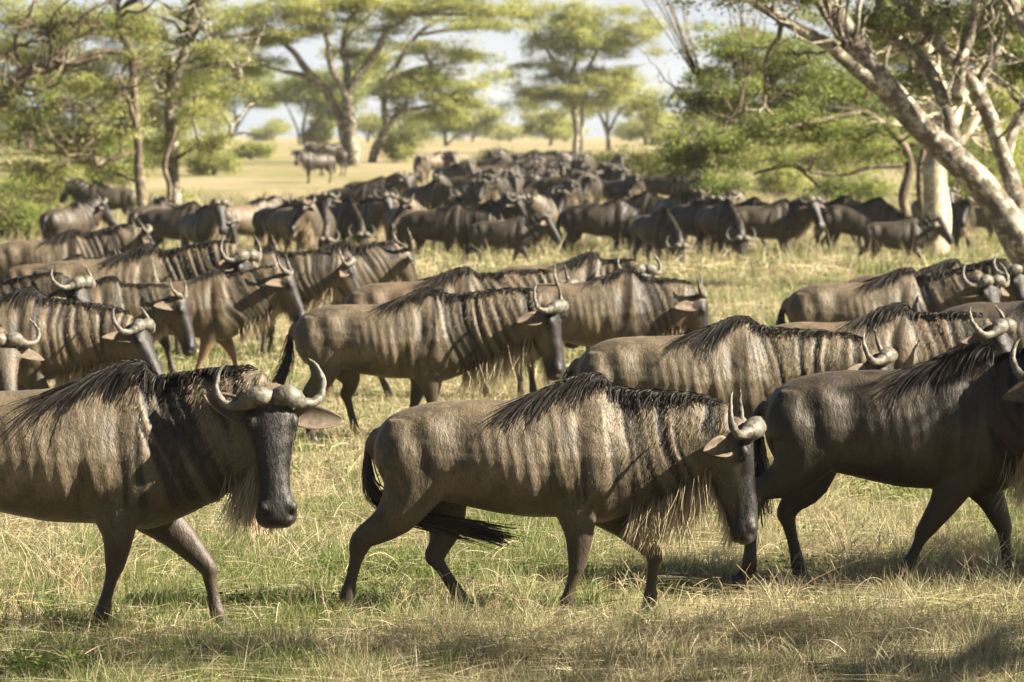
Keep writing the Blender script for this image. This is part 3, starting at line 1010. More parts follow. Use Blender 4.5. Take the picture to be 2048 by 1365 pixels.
grass_zone('grass', 'short green and straw grass in front', 19.6, 30, 4000 * GQUAL, .150, .0040, 11)
grass_zone('grass', 'straw grass between the walking wildebeest', 30, 46, 1300 * GQUAL, .11, .0065, 12)
grass_zone('grass', 'pale grass before the far herd', 46, 78, 380 * GQUAL, .20, .011, 13)
grass_zone('grass', 'pale grass under the far herd', 78, 150, 110 * GQUAL, .40, .024, 14)
tall_stalks()
def weeds():
    rng = np.random.default_rng(91)
    bl = []
    for _ in range(1500):
        y = rng.uniform(20.5, 34); x = rng.uniform(-1, 1) * y * .125
        if vnoise(np.array([[x * .8, y * .5, 3.]]), 66)[0] < .42: continue
        bl.append(((x, y, rng.uniform(.02, .06)), (rng.uniform(.05, .16), rng.uniform(.05, .16), rng.uniform(.02, .06)), int(rng.integers(5, 18))))
    V, Q, tint = leaves(rng, bl, .026, 8, [(0.079, 0.115, 0.029), (0.122, 0.158, 0.043), (0.058, 0.086, 0.022), (0.187, 0.194, 0.065)])
    V[:, 2] = np.maximum(V[:, 2], .002)
    tag(put('weeds', np_mesh('weeds', V, [Q], M['leaf'], False, {'tint': tint})), 'low leafy weeds among the front grass', None, None, 'stuff')

# ------------------------------------------------------------------ trees
def bark(name, pale, brown, dark, sc=1.0):
    m, nt, b, o = new_mat(name)
    tc = nt.nodes.new('ShaderNodeTexCoord')
    v = tc.outputs['Object']
    n1 = noise(nt, v, 5.0 * sc, 5, 0.7)
    n2 = noise(nt, v, 1.6 * sc, 4, 0.6)
    n3 = noise(nt, v, 16 * sc, 4, 0.7)
    c = mixc(nt, ramp(nt, n1, 0.49, 0.55), brown, pale)
    c = mixc(nt, ramp(nt, n2, 0.50, 0.62, 0, .75), c, dark)
    c = mixc(nt, ramp(nt, n3, 0.50, 0.62, 0, .7), c, tuple(x * .45 for x in brown))
    nt.links.new(c, b.inputs['Base Color'])
    b.inputs['Roughness'].default_value = 0.85
    b.inputs['Specular IOR Level'].default_value = 0.15
    bp = N(nt, 'ShaderNodeBump', Strength=0.9, Distance=0.03)
    nt.links.new(n1, bp.inputs['Height'])
    nt.links.new(bp.outputs['Normal'], b.inputs['Normal'])
    return m
M['bark_pale'] = bark('bark_lichen', (0.330, 0.312, 0.250), (0.105, 0.086, 0.064), (0.068, 0.060, 0.046))
M['bark_brown'] = bark('bark_brown', (0.184, 0.153, 0.105), (0.088, 0.068, 0.048), (0.058, 0.048, 0.035))

M['bark_cream'] = bark('bark_cream', (.48, .44, .33), (.33, .28, .20), (.20, .18, .14))

GREEN = [(0.140, 0.176, 0.048), (0.195, 0.224, 0.066), (0.090, 0.126, 0.036), (0.275, 0.285, 0.110)]
YELLOW = [(0.235, 0.258, 0.088), (0.310, 0.320, 0.125), (0.165, 0.200, 0.060), (0.370, 0.360, 0.180)]
DARKG = [(0.094, 0.108, 0.032), (0.130, 0.137, 0.043), (0.065, 0.079, 0.025), (0.180, 0.176, 0.061)]

def leaves(rng, blobs, size, per, cols, flat=.5):
    """blobs: (centre, (rx, ry, rz), n sprigs)"""
    allP = []; tn = []
    for c, r, n in blobs:
        r = np.array(r)
        m = int(n * 2.6)
        d = rng.normal(size=(m, 3)); d /= np.linalg.norm(d, axis=1)[:, None]
        rad = rng.uniform(.15, 1, m) ** .55
        P = d * rad[:, None]
        q = vnoise(P * [2.2, 2.2, 3.4] + np.array(c) * .7 + 50, 31) * .6 + vnoise(P * [6, 6, 9] + np.array(c) + 90, 32) * .4
        P = P[q > .50][:n]
        P = P * r * (1 + .48 * np.abs(rng.normal(size=(len(P), 1))) * (rng.random((len(P), 1)) < .5)) + np.array(c)
        allP.append(P)
        tn.append(np.full(len(P), rng.uniform(.85, 1.15)))
    P = np.concatenate(allP); tn = np.concatenate(tn)
    k = len(P)
    cs = pal(rng, k, cols, [.4, .3, .15, .15]); cs[:, :3] *= tn[:, None]
    ax = rng.normal(size=(k, 1, 3)) * [1, 1, .35]
    ax /= np.linalg.norm(ax, axis=2)[..., None]
    t = rng.uniform(-1, 1, (k, per, 1))
    cen = P[:, None, :] + ax * t * size * 3.2 + rng.normal(size=(k, per, 3)) * size * [.9, .9, .6]
    cen = cen.reshape(-1, 3)
    n = len(cen)
    a = rng.normal(size=(n, 3)) * [1, 1, .6]; a /= np.linalg.norm(a, axis=1)[:, None]
    b = np.cross(a, rng.normal(size=(n, 3)) * [flat, flat, 1]); b /= np.linalg.norm(b, axis=1)[:, None]
    s = size * rng.uniform(.6, 1.3, (n, 1))
    V = np.stack([cen - a * s * .5, cen + b * s * .26, cen + a * s * .5, cen - b * s * .26], 1).reshape(-1, 3)
    Q = (np.arange(n) * 4)[:, None] + np.arange(4)[None]
    tint = np.repeat(np.repeat(cs, per, axis=0) * rng.uniform(.85, 1.15, (n, 1)), 4, axis=0)
    tint[:, 3] = 1
    return V, Q, tint

def tree(name, label, s, limbs, blobs, cols=GREEN, mat='bark_pale', leaf=.09, per=9, twigs=10, group=None, seed=1, cat='tree', dens=1.0, extra=0):
    """limbs: lists of (photo x, photo y, radius px, depth offset m); s = photo pixels per metre at the trunk"""
    rng = np.random.default_rng(seed)
    Y0 = FPX / s
    def W_(px, py, dy): return at(px, py, Y0 + dy)
    b0 = limbs[0][0]
    base = W_(b0[0], b0[1], 0); base[2] = float(ground_z(0, Y0))
    root = empty(name, base)
    tag(root, label, cat, group)
    acc = Acc(); tips = []
    for L_ in limbs:
        P = np.array([W_(a[0], a[1], a[3] if len(a) > 3 else 0) for a in L_])
        r = np.array([a[2] / s for a in L_]) * (.80 if s > 90 else .9)
        n = max(10, len(L_) * 6)
        A = catmull(np.column_stack([P, r]), n)
        step = np.linalg.norm(np.diff(A[:, :3], axis=0), axis=1).mean()
        wob = np.stack([vnoise(A[:, :3] * 1.1 + i * 9, seed + i) - .5 for i in range(3)], -1)
        A[:, :3] += wob * np.minimum(r.mean() * 1.6, .35) * np.linspace(0, 1, n)[:, None] ** .3
        rr = np.maximum(A[:, 3], .008) * (1 + .22 * (vnoise(A[:, :3] * 2.3, seed + 7) - .5))
        V, Q, T = tube(A[:, :3] - base, rr, m=14 if r.max() > .1 else 8, side=(0, 1, .05))
        acc.add(V, Q, T)
        tips.append(A[:, :3])
    AP = np.concatenate(tips)
    for q in range(extra):
        Lm = tips[rng.integers(len(tips))]
        i = rng.integers(int(len(Lm) * .35), len(Lm) - 1)
        p0 = Lm[i]
        if p0[2] < base[2] + 2.0: continue
        d = rng.normal(size=3) * [1, .6, .7] + [0, 0, .35]; d /= np.linalg.norm(d)
        ln = rng.uniform(.6, 1.9)
        r0 = rng.uniform(.025, .055)
        kk = np.linspace(0, 1, 8)[:, None]
        pts = p0 + d * ln * kk + np.cumsum(rng.normal(size=(8, 3)) * .055 * ln, axis=0) * (kk > 0) + np.array([0, 0, .25]) * ln * kk ** 2
        acc.add(*tube(pts - base, np.linspace(r0, r0 * .3, 8), m=6, side=(0, 1, .2)))
        for _ in range(4):
            j = rng.integers(3, 8)
            d2 = d + rng.normal(size=3) * .8; d2 /= np.linalg.norm(d2)
            p2 = pts[j] + d2 * ln * .45 * kk[::2] / kk[-2] + np.cumsum(rng.normal(size=(4, 3)) * .04 * ln, axis=0) * (kk[::2] > 0)
            acc.add(*tube(p2 - base, np.linspace(r0 * .4, .006, 4), m=4, side=(0, 1, .2)))
    BL = []
    for b in blobs:
        px, py, dy, rx, rz, cnt = b[:6]
        c = W_(px, py, dy)
        rxm, rzm = rx / s, rz / s
        nsub = 15
        for _q in range(nsub):
            d_ = rng.normal(size=3); d_ /= np.linalg.norm(d_); d_ *= rng.uniform(.15, 1.25)
            cs_ = c + d_ * np.array([rxm, rxm * .8, rzm * 1.15])
            f_ = rng.uniform(.18, .50)
            BL.append((cs_, (rxm * f_, rxm * .8 * f_, max(rzm * f_ * .8, .12)), int(cnt * dens * 1.15 / nsub)))
        # twigs from the nearest limb into the clump
        j = ((AP - c) ** 2 * [1, 1, 1.5]).sum(1).argmin()
        st = AP[j]
        for q in range(twigs):
            d = rng.normal(size=3); d /= np.linalg.norm(d)
            e = c + d * np.array([rxm, rxm * .8, rzm]) * rng.uniform(.4, .95)
            mid = st + (c - st) * rng.uniform(.35, .8) + rng.normal(size=3) * .12 * rxm
            kk = np.linspace(0, 1, 7)[:, None]
            pts = (1 - kk) ** 2 * st + 2 * kk * (1 - kk) * mid + kk ** 2 * e + rng.normal(size=(7, 3)) * .035 * rxm * kk
            r0 = rng.uniform(.012, .03) * (1.2 if q < 3 else .8) * max(1, 62 / s)
            acc.add(*tube(pts - base, np.linspace(r0, .005, 7), m=4, side=(0, 1, .3)))
            for _ in range(2):
                i = rng.integers(3, 6)
                e2 = pts[i] + rng.normal(size=3) * np.array([rxm, rxm, rzm]) * .35
                kk2 = np.linspace(0, 1, 4)[:, None]
                acc.add(*tube(pts[i] * (1 - kk2) + e2 * kk2 + rng.normal(size=(4, 3)) * .03 - base, np.linspace(r0 * .5, .004, 4), m=3, side=(0, 1, .3)))
    put('trunk', acc.mesh('trunk', M[mat]), root)
    if BL:
        V, Q, tint = leaves(rng, BL, leaf, per, cols)
        put('crown', np_mesh('crown', V - base, [Q], M['leaf'], False, {'tint': tint}), root)
    return root

weeds()
G_FAR = 'trees beyond the herd'
# big leaning trunk at the right edge
tree('acacia_tree', 'big leaning acacia with lichen-spotted bark reaching in from the right edge', 118,
     [[(2130, 600, 56), (2060, 510, 50), (1990, 400, 38), (1915, 315, 34), (1835, 235, 31), (1770, 165, 30), (1735, 110, 29), (1690, 50, 28), (1640, -20, 28), (1600, -80, 22)],
      [(1800, 205, 20, 0), (1745, 165, 18, -.2), (1690, 120, 17, -.4), (1650, 85, 17, -.5), (1585, 55, 14, -.6), (1530, 22, 13, -.7), (1480, -8, 12, -.8), (1400, -30, 10, -.8)],
      [(2075, 520, 30, .2), (2040, 410, 24, .3), (2010, 320, 21, .5), (1985, 240, 20, .6), (1930, 150, 18, .6), (1870, 80, 17, .6), (1830, 30, 15, .6), (1790, -10, 13, .6)],
      [(1985, 240, 16, .6), (1960, 170, 14, .9), (1985, 120, 14, 1), (2005, 60, 13, 1), (1990, 0, 13, 1), (1995, -60, 10, 1)],
      [(1920, 310, 20, .2), (1895, 215, 17, .5), (1850, 130, 16, .7), (1800, 90, 15, .8), (1770, 40, 13, .8), (1760, -20, 11, .8)],
      [(2010, 330, 15, .5), (2030, 260, 14, .9), (2070, 190, 14, 1), (2090, 100, 13, 1)],
      [(1915, 200, 16, .5), (1925, 110, 15, .3), (1945, 40, 14, .3), (1955, -20, 12, .2)],
      [(2120, 110, 26, -.6), (2060, 60, 24, -.6), (2030, 15, 22, -.6), (2010, -40, 18, -.6)],
      [(1870, 80, 10, .6), (1880, 40, 8, .5), (1895, 0, 5, .4)], [(1690, 120, 8, -.4), (1680, 75, 6, -.4)]],
     [(1990, 40, 1.5, 90, 55, 500), (1880, 20, 1.0, 80, 45, 400), (2050, 130, 1.5, 70, 60, 400), (1760, 30, 1.0, 90, 45, 380), (1600, -10, 0, 90, 30, 250), (1450, -20, -.8, 100, 24, 260), (1830, 160, 2, 60, 40, 200), (1500, -110, -1, 160, 30, 500), (1700, -120, 0, 170, 34, 600), (1900, -110, 1, 170, 34, 600), (2080, -90, 0, 150, 34, 500), (1320, -90, -1, 140, 26, 300), (2040, 30, 2, 90, 60, 250)],
     cols=GREEN, leaf=.075, seed=3, twigs=8, extra=46, dens=.8)
# pale upright trunk
tree('acacia_tree', 'upright acacia with a smooth cream trunk behind the leaning one', 96,
     [[(1872, 540, 32), (1871, 460, 30), (1872, 380, 28), (1878, 300, 25), (1885, 230, 19), (1880, 170, 18), (1850, 110, 17), (1840, 40, 14), (1850, -30, 12)],
      [(1880, 300, 15, 0), (1905, 250, 15, .3), (1925, 190, 14, .5), (1960, 130, 13, .7), (1985, 70, 12, .8)],
      [(1886, 520, 16, .3), (1893, 430, 15, .4), (1890, 350, 13, .3), (1930, 280, 12, .3), (1960, 230, 11, .4)],
      [(1885, 230, 10, 0), (1920, 200, 9, -.3), (1905, 120, 8, -.4)]],
     [(1900, 60, 1.5, 110, 60, 500), (2010, 200, 1.5, 80, 60, 420), (1990, 300, 2, 70, 40, 250), (1800, 40, 2, 100, 60, 420), (1650, -90, 1, 150, 30, 500), (1850, -80, -2, 150, 34, 500), (2020, -70, 2, 150, 34, 500)],
     cols=YELLOW, mat='bark_cream', leaf=.08, seed=4, twigs=8, extra=26)
# thorny low tree, dark crown reaching left
tree('thorn_tree', 'low thorn tree with thin dark stems and a drooping crown reaching over the herd', 90,
     [[(1800, 525, 10), (1812, 440, 11), (1806, 390, 11), (1818, 330, 10), (1800, 285, 9), (1760, 245, 8), (1720, 225, 7), (1640, 220, 5)],
      [(1800, 285, 8, 0), (1815, 240, 7, .4), (1830, 180, 6, .6), (1820, 100, 5, .8)],
      [(1806, 330, 6, 0), (1740, 335, 5, -.4), (1690, 350, 4, -.6), (1620, 345, 3, -.8)],
      [(1640, 375, 3, .2), (1590, 335, 4, 0), (1540, 340, 4, -.2), (1505, 350, 3, -.3)],
      [(1720, 225, 5, 0), (1600, 250, 4, -.8), (1500, 270, 3, -1), (1420, 280, 3, -1)],
      [(1640, 220, 4, 0), (1540, 180, 3, .3), (1440, 190, 3, .5), (1370, 205, 2, .5)],
      [(1850, 520, 9, .5), (1846, 430, 8, .5), (1838, 350, 8, .5), (1850, 300, 7, .6), (1870, 240, 6, .8)]],
     [(1640, 250, 0, 120, 42, 900), (1520, 270, -.8, 110, 40, 900), (1430, 290, -1, 90, 36, 700), (1700, 190, .5, 110, 45, 700), (1560, 195, .4, 110, 40, 600), (1450, 170, .5, 90, 35, 420),
      (1400, 215, .5, 70, 25, 300), (1370, 315, -1, 70, 26, 400), (1740, 270, -.3, 80, 35, 400), (1560, 110, .8, 110, 40, 500), (1680, 110, .8, 110, 40, 500), (1460, 90, .8, 80, 35, 320), (1480, -80, 3, 150, 26, 420), (1300, -100, 3, 130, 24, 350)],
     cols=GREEN, mat='bark_brown', leaf=.075, seed=5, twigs=14, dens=.7, extra=20)
# left pair of trunks with thin feathery growth
tree('acacia_tree', 'slim cream-barked acacia standing behind the left wildebeest', 78,
     [[(352, 488, 17), (350, 420, 15), (345, 340, 14), (346, 270, 13), (340, 220, 13), (352, 150, 13), (372, 90, 12), (382, 40, 13), (396, -10, 12), (400, -60, 9)],
      [(346, 250, 8, .2), (338, 180, 8, .4), (345, 110, 7, .5)],
      [(378, 85, 6, 0), (398, 55, 5, -.2), (408, 35, 3, -.2)], [(372, 45, 5, 0), (350, 30, 4, 0), (330, 10, 3, 0)], [(352, 95, 5, 0), (365, 88, 6, 0), (340, 84, 4, 0)],
      [(350, 320, 5, 0), (400, 290, 4, -.4), (450, 275, 3, -.6), (500, 262, 2, -.7)],
      [(352, 150, 5, 0), (420, 130, 4, .3), (480, 140, 3, .3)], [(350, 480, 4, -.2), (385, 468, 3, -.4), (430, 455, 2, -.5)]],
     [(430, 120, .2, 70, 32, 360), (420, 290, -.3, 70, 26, 330), (395, 215, 0, 60, 40, 380), (330, 140, .3, 70, 40, 380), (400, 20, .3, 70, 30, 300), (470, 170, .4, 55, 22, 220), (330, 290, .2, 50, 35, 260), (405, 462, -.5, 38, 14, 120), (360, 400, .3, 30, 30, 90), (300, 60, .4, 70, 35, 300)],
     cols=YELLOW, leaf=.065, per=7, seed=6, twigs=14, dens=1.2, extra=26)
tree('acacia_tree', 'dark thin forked acacia left of the slim cream trunk', 80,
     [[(290, 490, 12), (286, 420, 11), (280, 340, 11), (278, 280, 9), (268, 200, 9), (262, 120, 9), (245, 60, 9), (238, 20, 7)],
      [(330, 470, 6, .2), (340, 380, 6, .2), (330, 330, 6, .2), (352, 250, 5, .2)],
      [(276, 260, 6, 0), (255, 200, 5, -.3), (235, 150, 4, -.4)], [(262, 110, 6, 0), (200, 105, 6, -.3), (140, 120, 6, -.6), (90, 130, 6, -.9)],
      [(280, 300, 4, 0), (220, 320, 4, -.3), (160, 310, 3, -.5), (60, 300, 3, -.6)],
      [(284, 370, 4, 0), (240, 350, 3, .4), (150, 325, 3, .6), (70, 370, 2, .8)]],
     [(230, 60, 0, 80, 45, 420), (200, 180, .3, 90, 50, 520), (140, 260, .5, 100, 45, 560), (60, 250, .7, 90, 60, 520), (250, -80, .5, 150, 30, 500), (420, -90, 0, 140, 30, 420), (230, 260, .3, 70, 40, 330), (60, 340, .6, 90, 40, 420), (150, 60, .6, 80, 50, 400), (200, 320, .4, 80, 24, 260), (40, 130, 1.5, 80, 60, 420)],
     cols=YELLOW, mat='bark_brown', leaf=.065, per=7, seed=7, twigs=16, dens=1.2, extra=26)
tree('acacia_tree', 'gnarled acacia branch coming in from the left edge', 92,
     [[(-90, 520, 20), (-70, 380, 19), (-30, 260, 16), (0, 205, 14), (22, 160, 12), (55, 138, 11), (90, 140, 10), (110, 128, 12), (150, 125, 8), (200, 108, 6)],
      [(0, 215, 7, -.1), (20, 190, 7, -.2), (50, 165, 5, -.3)], [(75, 160, 5, 0), (95, 190, 5, 0), (125, 235, 4, 0)],
      [(100, 130, 6, 0), (102, 90, 4, 0), (95, 40, 3, 0)], [(110, 128, 7, 0), (130, 85, 5, .1), (150, 50, 3, .2)], [(40, 145, 5, 0), (30, 80, 4, .2), (60, 30, 3, .3), (70, -20, 3, .3)]],
     [(40, 40, .4, 70, 40, 220), (110, 60, .2, 60, 35, 180), (20, 200, -.2, 60, 50, 220), (100, 200, -.2, 55, 40, 180), (30, 400, .5, 70, 60, 350), (160, 30, .3, 60, 25, 150)],
     cols=GREEN, mat='bark_brown', leaf=.06, per=7, seed=8, twigs=22, extra=30)
# flat-topped acacia in the middle distance
tree('umbrella_acacia', 'flat-topped acacia with many pale limbs spreading from a low fork', 38,
     [[(703, 342, 17), (704, 300, 16), (700, 250, 14), (697, 200, 12), (720, 150, 9), (750, 105, 8), (770, 70, 6), (820, 35, 5)],
      [(692, 342, 9, .3), (690, 290, 9, .3), (675, 230, 9, .3), (650, 180, 9, .2), (610, 140, 8, 0), (580, 95, 6, 0), (540, 60, 4, 0)],
      [(697, 205, 9, 0), (680, 170, 8, -.5), (658, 120, 7, -1), (650, 60, 6, -1), (640, 10, 5, -1)], [(698, 200, 9, 0), (693, 140, 8, .8), (690, 80, 7, 1), (705, 20, 6, 1)],
      [(655, 185, 7, .2), (600, 150, 6, .8), (560, 140, 4, 1.2), (500, 120, 3, 1.5)], [(650, 60, 4, -1), (600, 50, 3, -1), (560, 30, 3, -1)], [(690, 80, 4, 1), (730, 40, 3, 1), (760, 10, 3, 1)]],
     [(440, 80, 0, 70, 22, 300), (1000, 20, 0, 80, 22, 350), (780, 60, 1, 80, 20, 260), (480, 40, 0, 90, 26, 700), (590, 20, 0, 110, 28, 900), (700, 5, .5, 110, 26, 900), (540, 75, 1, 80, 20, 500), (820, 20, 0, 100, 24, 700), (620, 60, -1, 70, 20, 360), (500, 130, 1.5, 70, 18, 320), (900, 0, 0, 80, 24, 450), (720, 110, 2.5, 70, 40, 320)],
     cols=YELLOW, leaf=.14, per=12, seed=9, twigs=14, dens=.85, group=G_FAR)
tree('umbrella_acacia', 'bent pale acacia with stacked green layers right of the flat-topped one', 36,
     [[(742, 345, 11), (750, 300, 10), (772, 255, 9), (768, 220, 7), (775, 160, 7), (800, 120, 6), (840, 70, 5), (880, 40, 4), (960, 20, 3)],
      [(772, 255, 6, 0), (800, 225, 5, .5), (850, 215, 4, .8), (900, 210, 3, 1)], [(775, 165, 5, 0), (800, 150, 5, 1), (850, 135, 4, 1.5), (900, 125, 3, 2)],
      [(840, 70, 4, 0), (900, 60, 4, -.5), (960, 55, 3, -1)]],
     [(880, 160, .8, 95, 34, 1200), (900, 205, 1, 85, 26, 700), (850, 100, 1.5, 80, 16, 320), (960, 50, -.5, 90, 14, 420), (930, 110, 1, 80, 12, 280), (800, 190, .8, 50, 30, 300), (870, 235, 1, 90, 16, 260)],
     cols=YELLOW, leaf=.14, per=12, seed=10, twigs=14, dens=.85, group=G_FAR)
tree('tall_acacia', 'tall hazy acacia with a feathery yellow-green crown right of centre', 27,
     [[(1153, 312, 8), (1152, 270, 7), (1150, 220, 7), (1145, 160, 6), (1160, 90, 5), (1170, 20, 4)],
      [(1150, 215, 5, 0), (1110, 130, 4, .5), (1080, 80, 3, .5), (1050, 30, 3, .5)], [(1148, 190, 5, 0), (1190, 110, 4, 1), (1220, 60, 3, 1)], [(1163, 308, 5, 1), (1165, 220, 4, 1), (1185, 130, 4, 1)]],
     [(1050, 30, 0, 70, 30, 350), (1290, 60, 0, 60, 30, 300), (1190, 50, 0, 90, 44, 900), (1240, 80, .5, 70, 30, 600), (1130, 40, 0, 80, 40, 700), (1080, 190, .5, 75, 22, 500), (1100, 140, 1, 70, 28, 420), (1190, 150, 1, 80, 40, 650), (1230, 170, 1, 80, 25, 450), (1160, 100, 1, 90, 40, 600), (1090, 90, .5, 60, 22, 260), (1150, 190, 1, 80, 28, 420)],
     cols=YELLOW, leaf=.17, per=12, seed=11, twigs=12, dens=.9, group=G_FAR)
tree('acacia_tree', 'small hazy acacia with a fanned fork behind the bushes', 25,
     [[(1217, 318, 6), (1216, 280, 5), (1214, 265, 5), (1200, 225, 3), (1185, 190, 2)], [(1215, 268, 4, 0), (1235, 230, 3, 0), (1270, 195, 2, 0)], [(1214, 262, 3, 0), (1216, 210, 3, 0), (1215, 170, 2, 0)]],
     [(1215, 190, 0, 70, 30, 500), (1280, 200, 0, 60, 24, 350), (1170, 215, 0, 60, 22, 300), (1310, 235, 0, 45, 18, 220)],
     cols=YELLOW, leaf=.2, per=9, seed=12, twigs=8, group=G_FAR)
# further left background
for k, (px, yb, s, cr_, lab, cc, sd) in enumerate([
    (470, 272, 17, [(430, 200, 0, 70, 26, 500), (520, 190, 0, 80, 26, 600), (390, 170, 0, 70, 36, 500), (470, 150, 0, 90, 24, 500)], 'far rounded acacia left of the open plain', GREEN, 21),
    (606, 290, 20, [(620, 170, 0, 90, 34, 800), (560, 190, 0, 70, 22, 420), (680, 190, 0, 70, 30, 500), (650, 230, 1, 50, 18, 200)], 'far acacia with straight pale stems behind the flat-topped one', GREEN, 22),
    (800, 290, 18, [(770, 150, 0, 80, 40, 700), (730, 130, 1, 60, 45, 500), (820, 250, 0, 70, 22, 350)], 'far green acacia between the two middle trees', GREEN, 23),
    (890, 300, 20, [(900, 240, 0, 70, 18, 350), (960, 235, 0, 60, 16, 260)], 'far low acacia right of the stacked green one', YELLOW, 24),
    (1100, 302, 20, [(1080, 235, 0, 50, 24, 350), (1100, 265, 0, 40, 18, 250)], 'far scrubby acacia just left of the tall hazy one', YELLOW, 25),
    (1290, 300, 19, [(1300, 250, 0, 45, 28, 350), (1330, 270, 0, 40, 20, 250)], 'far grey-green acacia right of the fanned fork', YELLOW, 26),
    (180, 320, 30, [(380, 190, 0, 90, 60, 700), (30, 330, 0, 120, 50, 700), (250, 310, 0, 90, 40, 500), (120, 40, 0, 130, 50, 700), (260, 60, 0, 100, 50, 500), (420, 100, 1, 80, 40, 400), (130, 150, 0, 130, 60, 900), (220, 200, 0, 120, 60, 900), (60, 260, 0, 130, 60, 900), (180, 280, 0, 120, 40, 700), (10, 120, 0, 100, 70, 700), (300, 240, 0, 90, 50, 600), (320, 130, 0, 80, 50, 450)], 'broad tangled acacia filling the background at far left', YELLOW, 27),
    (1560, 330, 36, [(1420, 200, 0, 90, 40, 400), (1620, 300, 0, 130, 36, 800), (1500, 310, 0, 100, 30, 500), (1500, 80, 0, 110, 44, 420), (1520, 150, 0, 120, 50, 700), (1640, 170, 0, 120, 60, 900), (1580, 230, 0, 140, 50, 900), (1480, 240, 0, 100, 40, 500), (1700, 250, 0, 110, 60, 800)], 'broad green acacia behind the thorn tree', GREEN, 28),
    (1650, 372, 50, [(1600, 300, 0, 130, 34, 600), (1720, 290, 0, 130, 34, 600), (1500, 320, 0, 110, 26, 400), (1650, 330, 0, 120, 20, 300)], 'low thicket tree with many thin stems behind the side-on wildebeest', YELLOW, 31),
    (1900, 380, 52, [(1850, 300, 0, 130, 40, 600), (1980, 300, 0, 130, 40, 600), (1930, 340, 0, 120, 24, 300)], 'low thicket tree between the cream trunk and the leaning trunk', GREEN, 32),
    (1760, 340, 38, [(1680, 300, 0, 110, 40, 700), (1820, 330, 0, 110, 36, 600), (1850, 60, 0, 110, 60, 700), (1760, 150, 0, 120, 70, 1000), (1800, 230, 0, 120, 60, 900), (1720, 60, 0, 120, 50, 700), (1740, 290, 0, 110, 34, 600)], 'dense green acacia behind the upright cream trunk', GREEN, 29),
    (1960, 350, 40, [(1930, 120, 0, 120, 70, 1000), (2010, 200, 0, 110, 70, 900), (1900, 250, 0, 110, 60, 800), (2040, 90, 0, 100, 60, 700), (1980, 310, 0, 110, 34, 500), (2060, 320, 0, 60, 50, 350)], 'dense yellow-green acacia filling the upper right corner', YELLOW, 30)]):
    stems = [[(px, yb, .22 * s, 0), (px + 2, yb - 40, .18 * s, 0), (cr_[0][0], cr_[0][1], .08 * s, 0)]]
    for q, c_ in enumerate(cr_[1:5]):
        stems.append([(px + (q - 1.5) * 5, yb, .13 * s, .6), (px + (c_[0] - px) * .3, (yb * .6 + c_[1] * .4), .11 * s, .6), (c_[0], c_[1], .05 * s, c_[2])])
    tree('acacia_tree', lab, s, stems, cr_, cols=cc, leaf=min(.26, 5.4 / s), per=10, seed=sd, twigs=6, group=G_FAR, dens=1.7 if px in (180, 1560, 1760, 1960) else 1.25)

# bushes
def bush(label, px, s, h, wx, n, cols, seed, leaf=.09, name='bush', dy=0):
    Y0 = FPX / s + dy
    x = (px - 1024) / s
    z = float(ground_z(x, Y0))
    rng = np.random.default_rng(seed)
    root = empty(name, (x, Y0, z)); tag(root, label, 'bush', 'bushes around the herd')
    acc = Acc()
    for _ in range(14):
        e = np.array([rng.normal() * wx * .35, rng.normal() * .4, h * rng.uniform(.6, .95)])
        k = np.linspace(0, 1, 5)[:, None]
        acc.add(*tube(np.array([0, 0, -.05]) * (1 - k) + k * e + rng.normal(size=(5, 3)) * .04 * k, np.linspace(.022, .006, 5), m=4, side=(0, 1, .2)))
    put('stem', acc.mesh('stem', M['bark_brown']), root)
    bl = [((rng.uniform(-1, 1) * wx * .62, rng.normal() * .3, h * rng.uniform(.3, .72)), (wx * rng.uniform(.25, .42), wx * .3, h * rng.uniform(.22, .36)), n // 7) for _ in range(7)]
    V, Q, tint = leaves(rng, bl, leaf, 10, cols)
    V[:, 2] = np.abs(V[:, 2])
    put('foliage', np_mesh('foliage', V, [Q], M['leaf'], False, {'tint': tint}), root)
    return root
bush('low dark green bush behind the centre of the far herd', 1195, 46, 1.2, 1.9, 900, DARKG, 41, .12)
bush('wide dark green bush between the far herd and the small hazy acacia', 1330, 50, 1.6, 2.3, 1500, DARKG, 42, .12)
bush('bright green bush under the thorn tree crown', 1440, 62, 1.5, 1.5, 900, GREEN, 43, .10)
bush('small round bush on the plain behind the far herd', 1010, 36, .7, 1.7, 500, DARKG, 44, .14)
bush('yellow-green bush left of the dark wildebeest rump', 15, 88, 1.5, 1.1, 900, GREEN, 45, .08)
bush('taller yellow bush at the left edge', 80, 66, 2.3, 2.0, 1300, YELLOW, 46, .09)
bush('green scrub between the thin stems at right', 1700, 60, 1.5, 2.0, 900, GREEN, 47, .10)
bush('scrub behind the leaning trunk', 1960, 62, 1.8, 2.2, 1000, GREEN, 48, .10)
bush('pale scrub at the foot of the bent acacia', 790, 36, 1.6, 1.6, 600, YELLOW, 49, .14)
bush('low scrub right of the thorn tree stems', 1560, 54, 1.4, 1.8, 700, YELLOW, 50, .11)

bush('rounded blue-green bush far off between the straight stems', 636, 20, 2.0, 1.9, 700, DARKG, 51, .2)

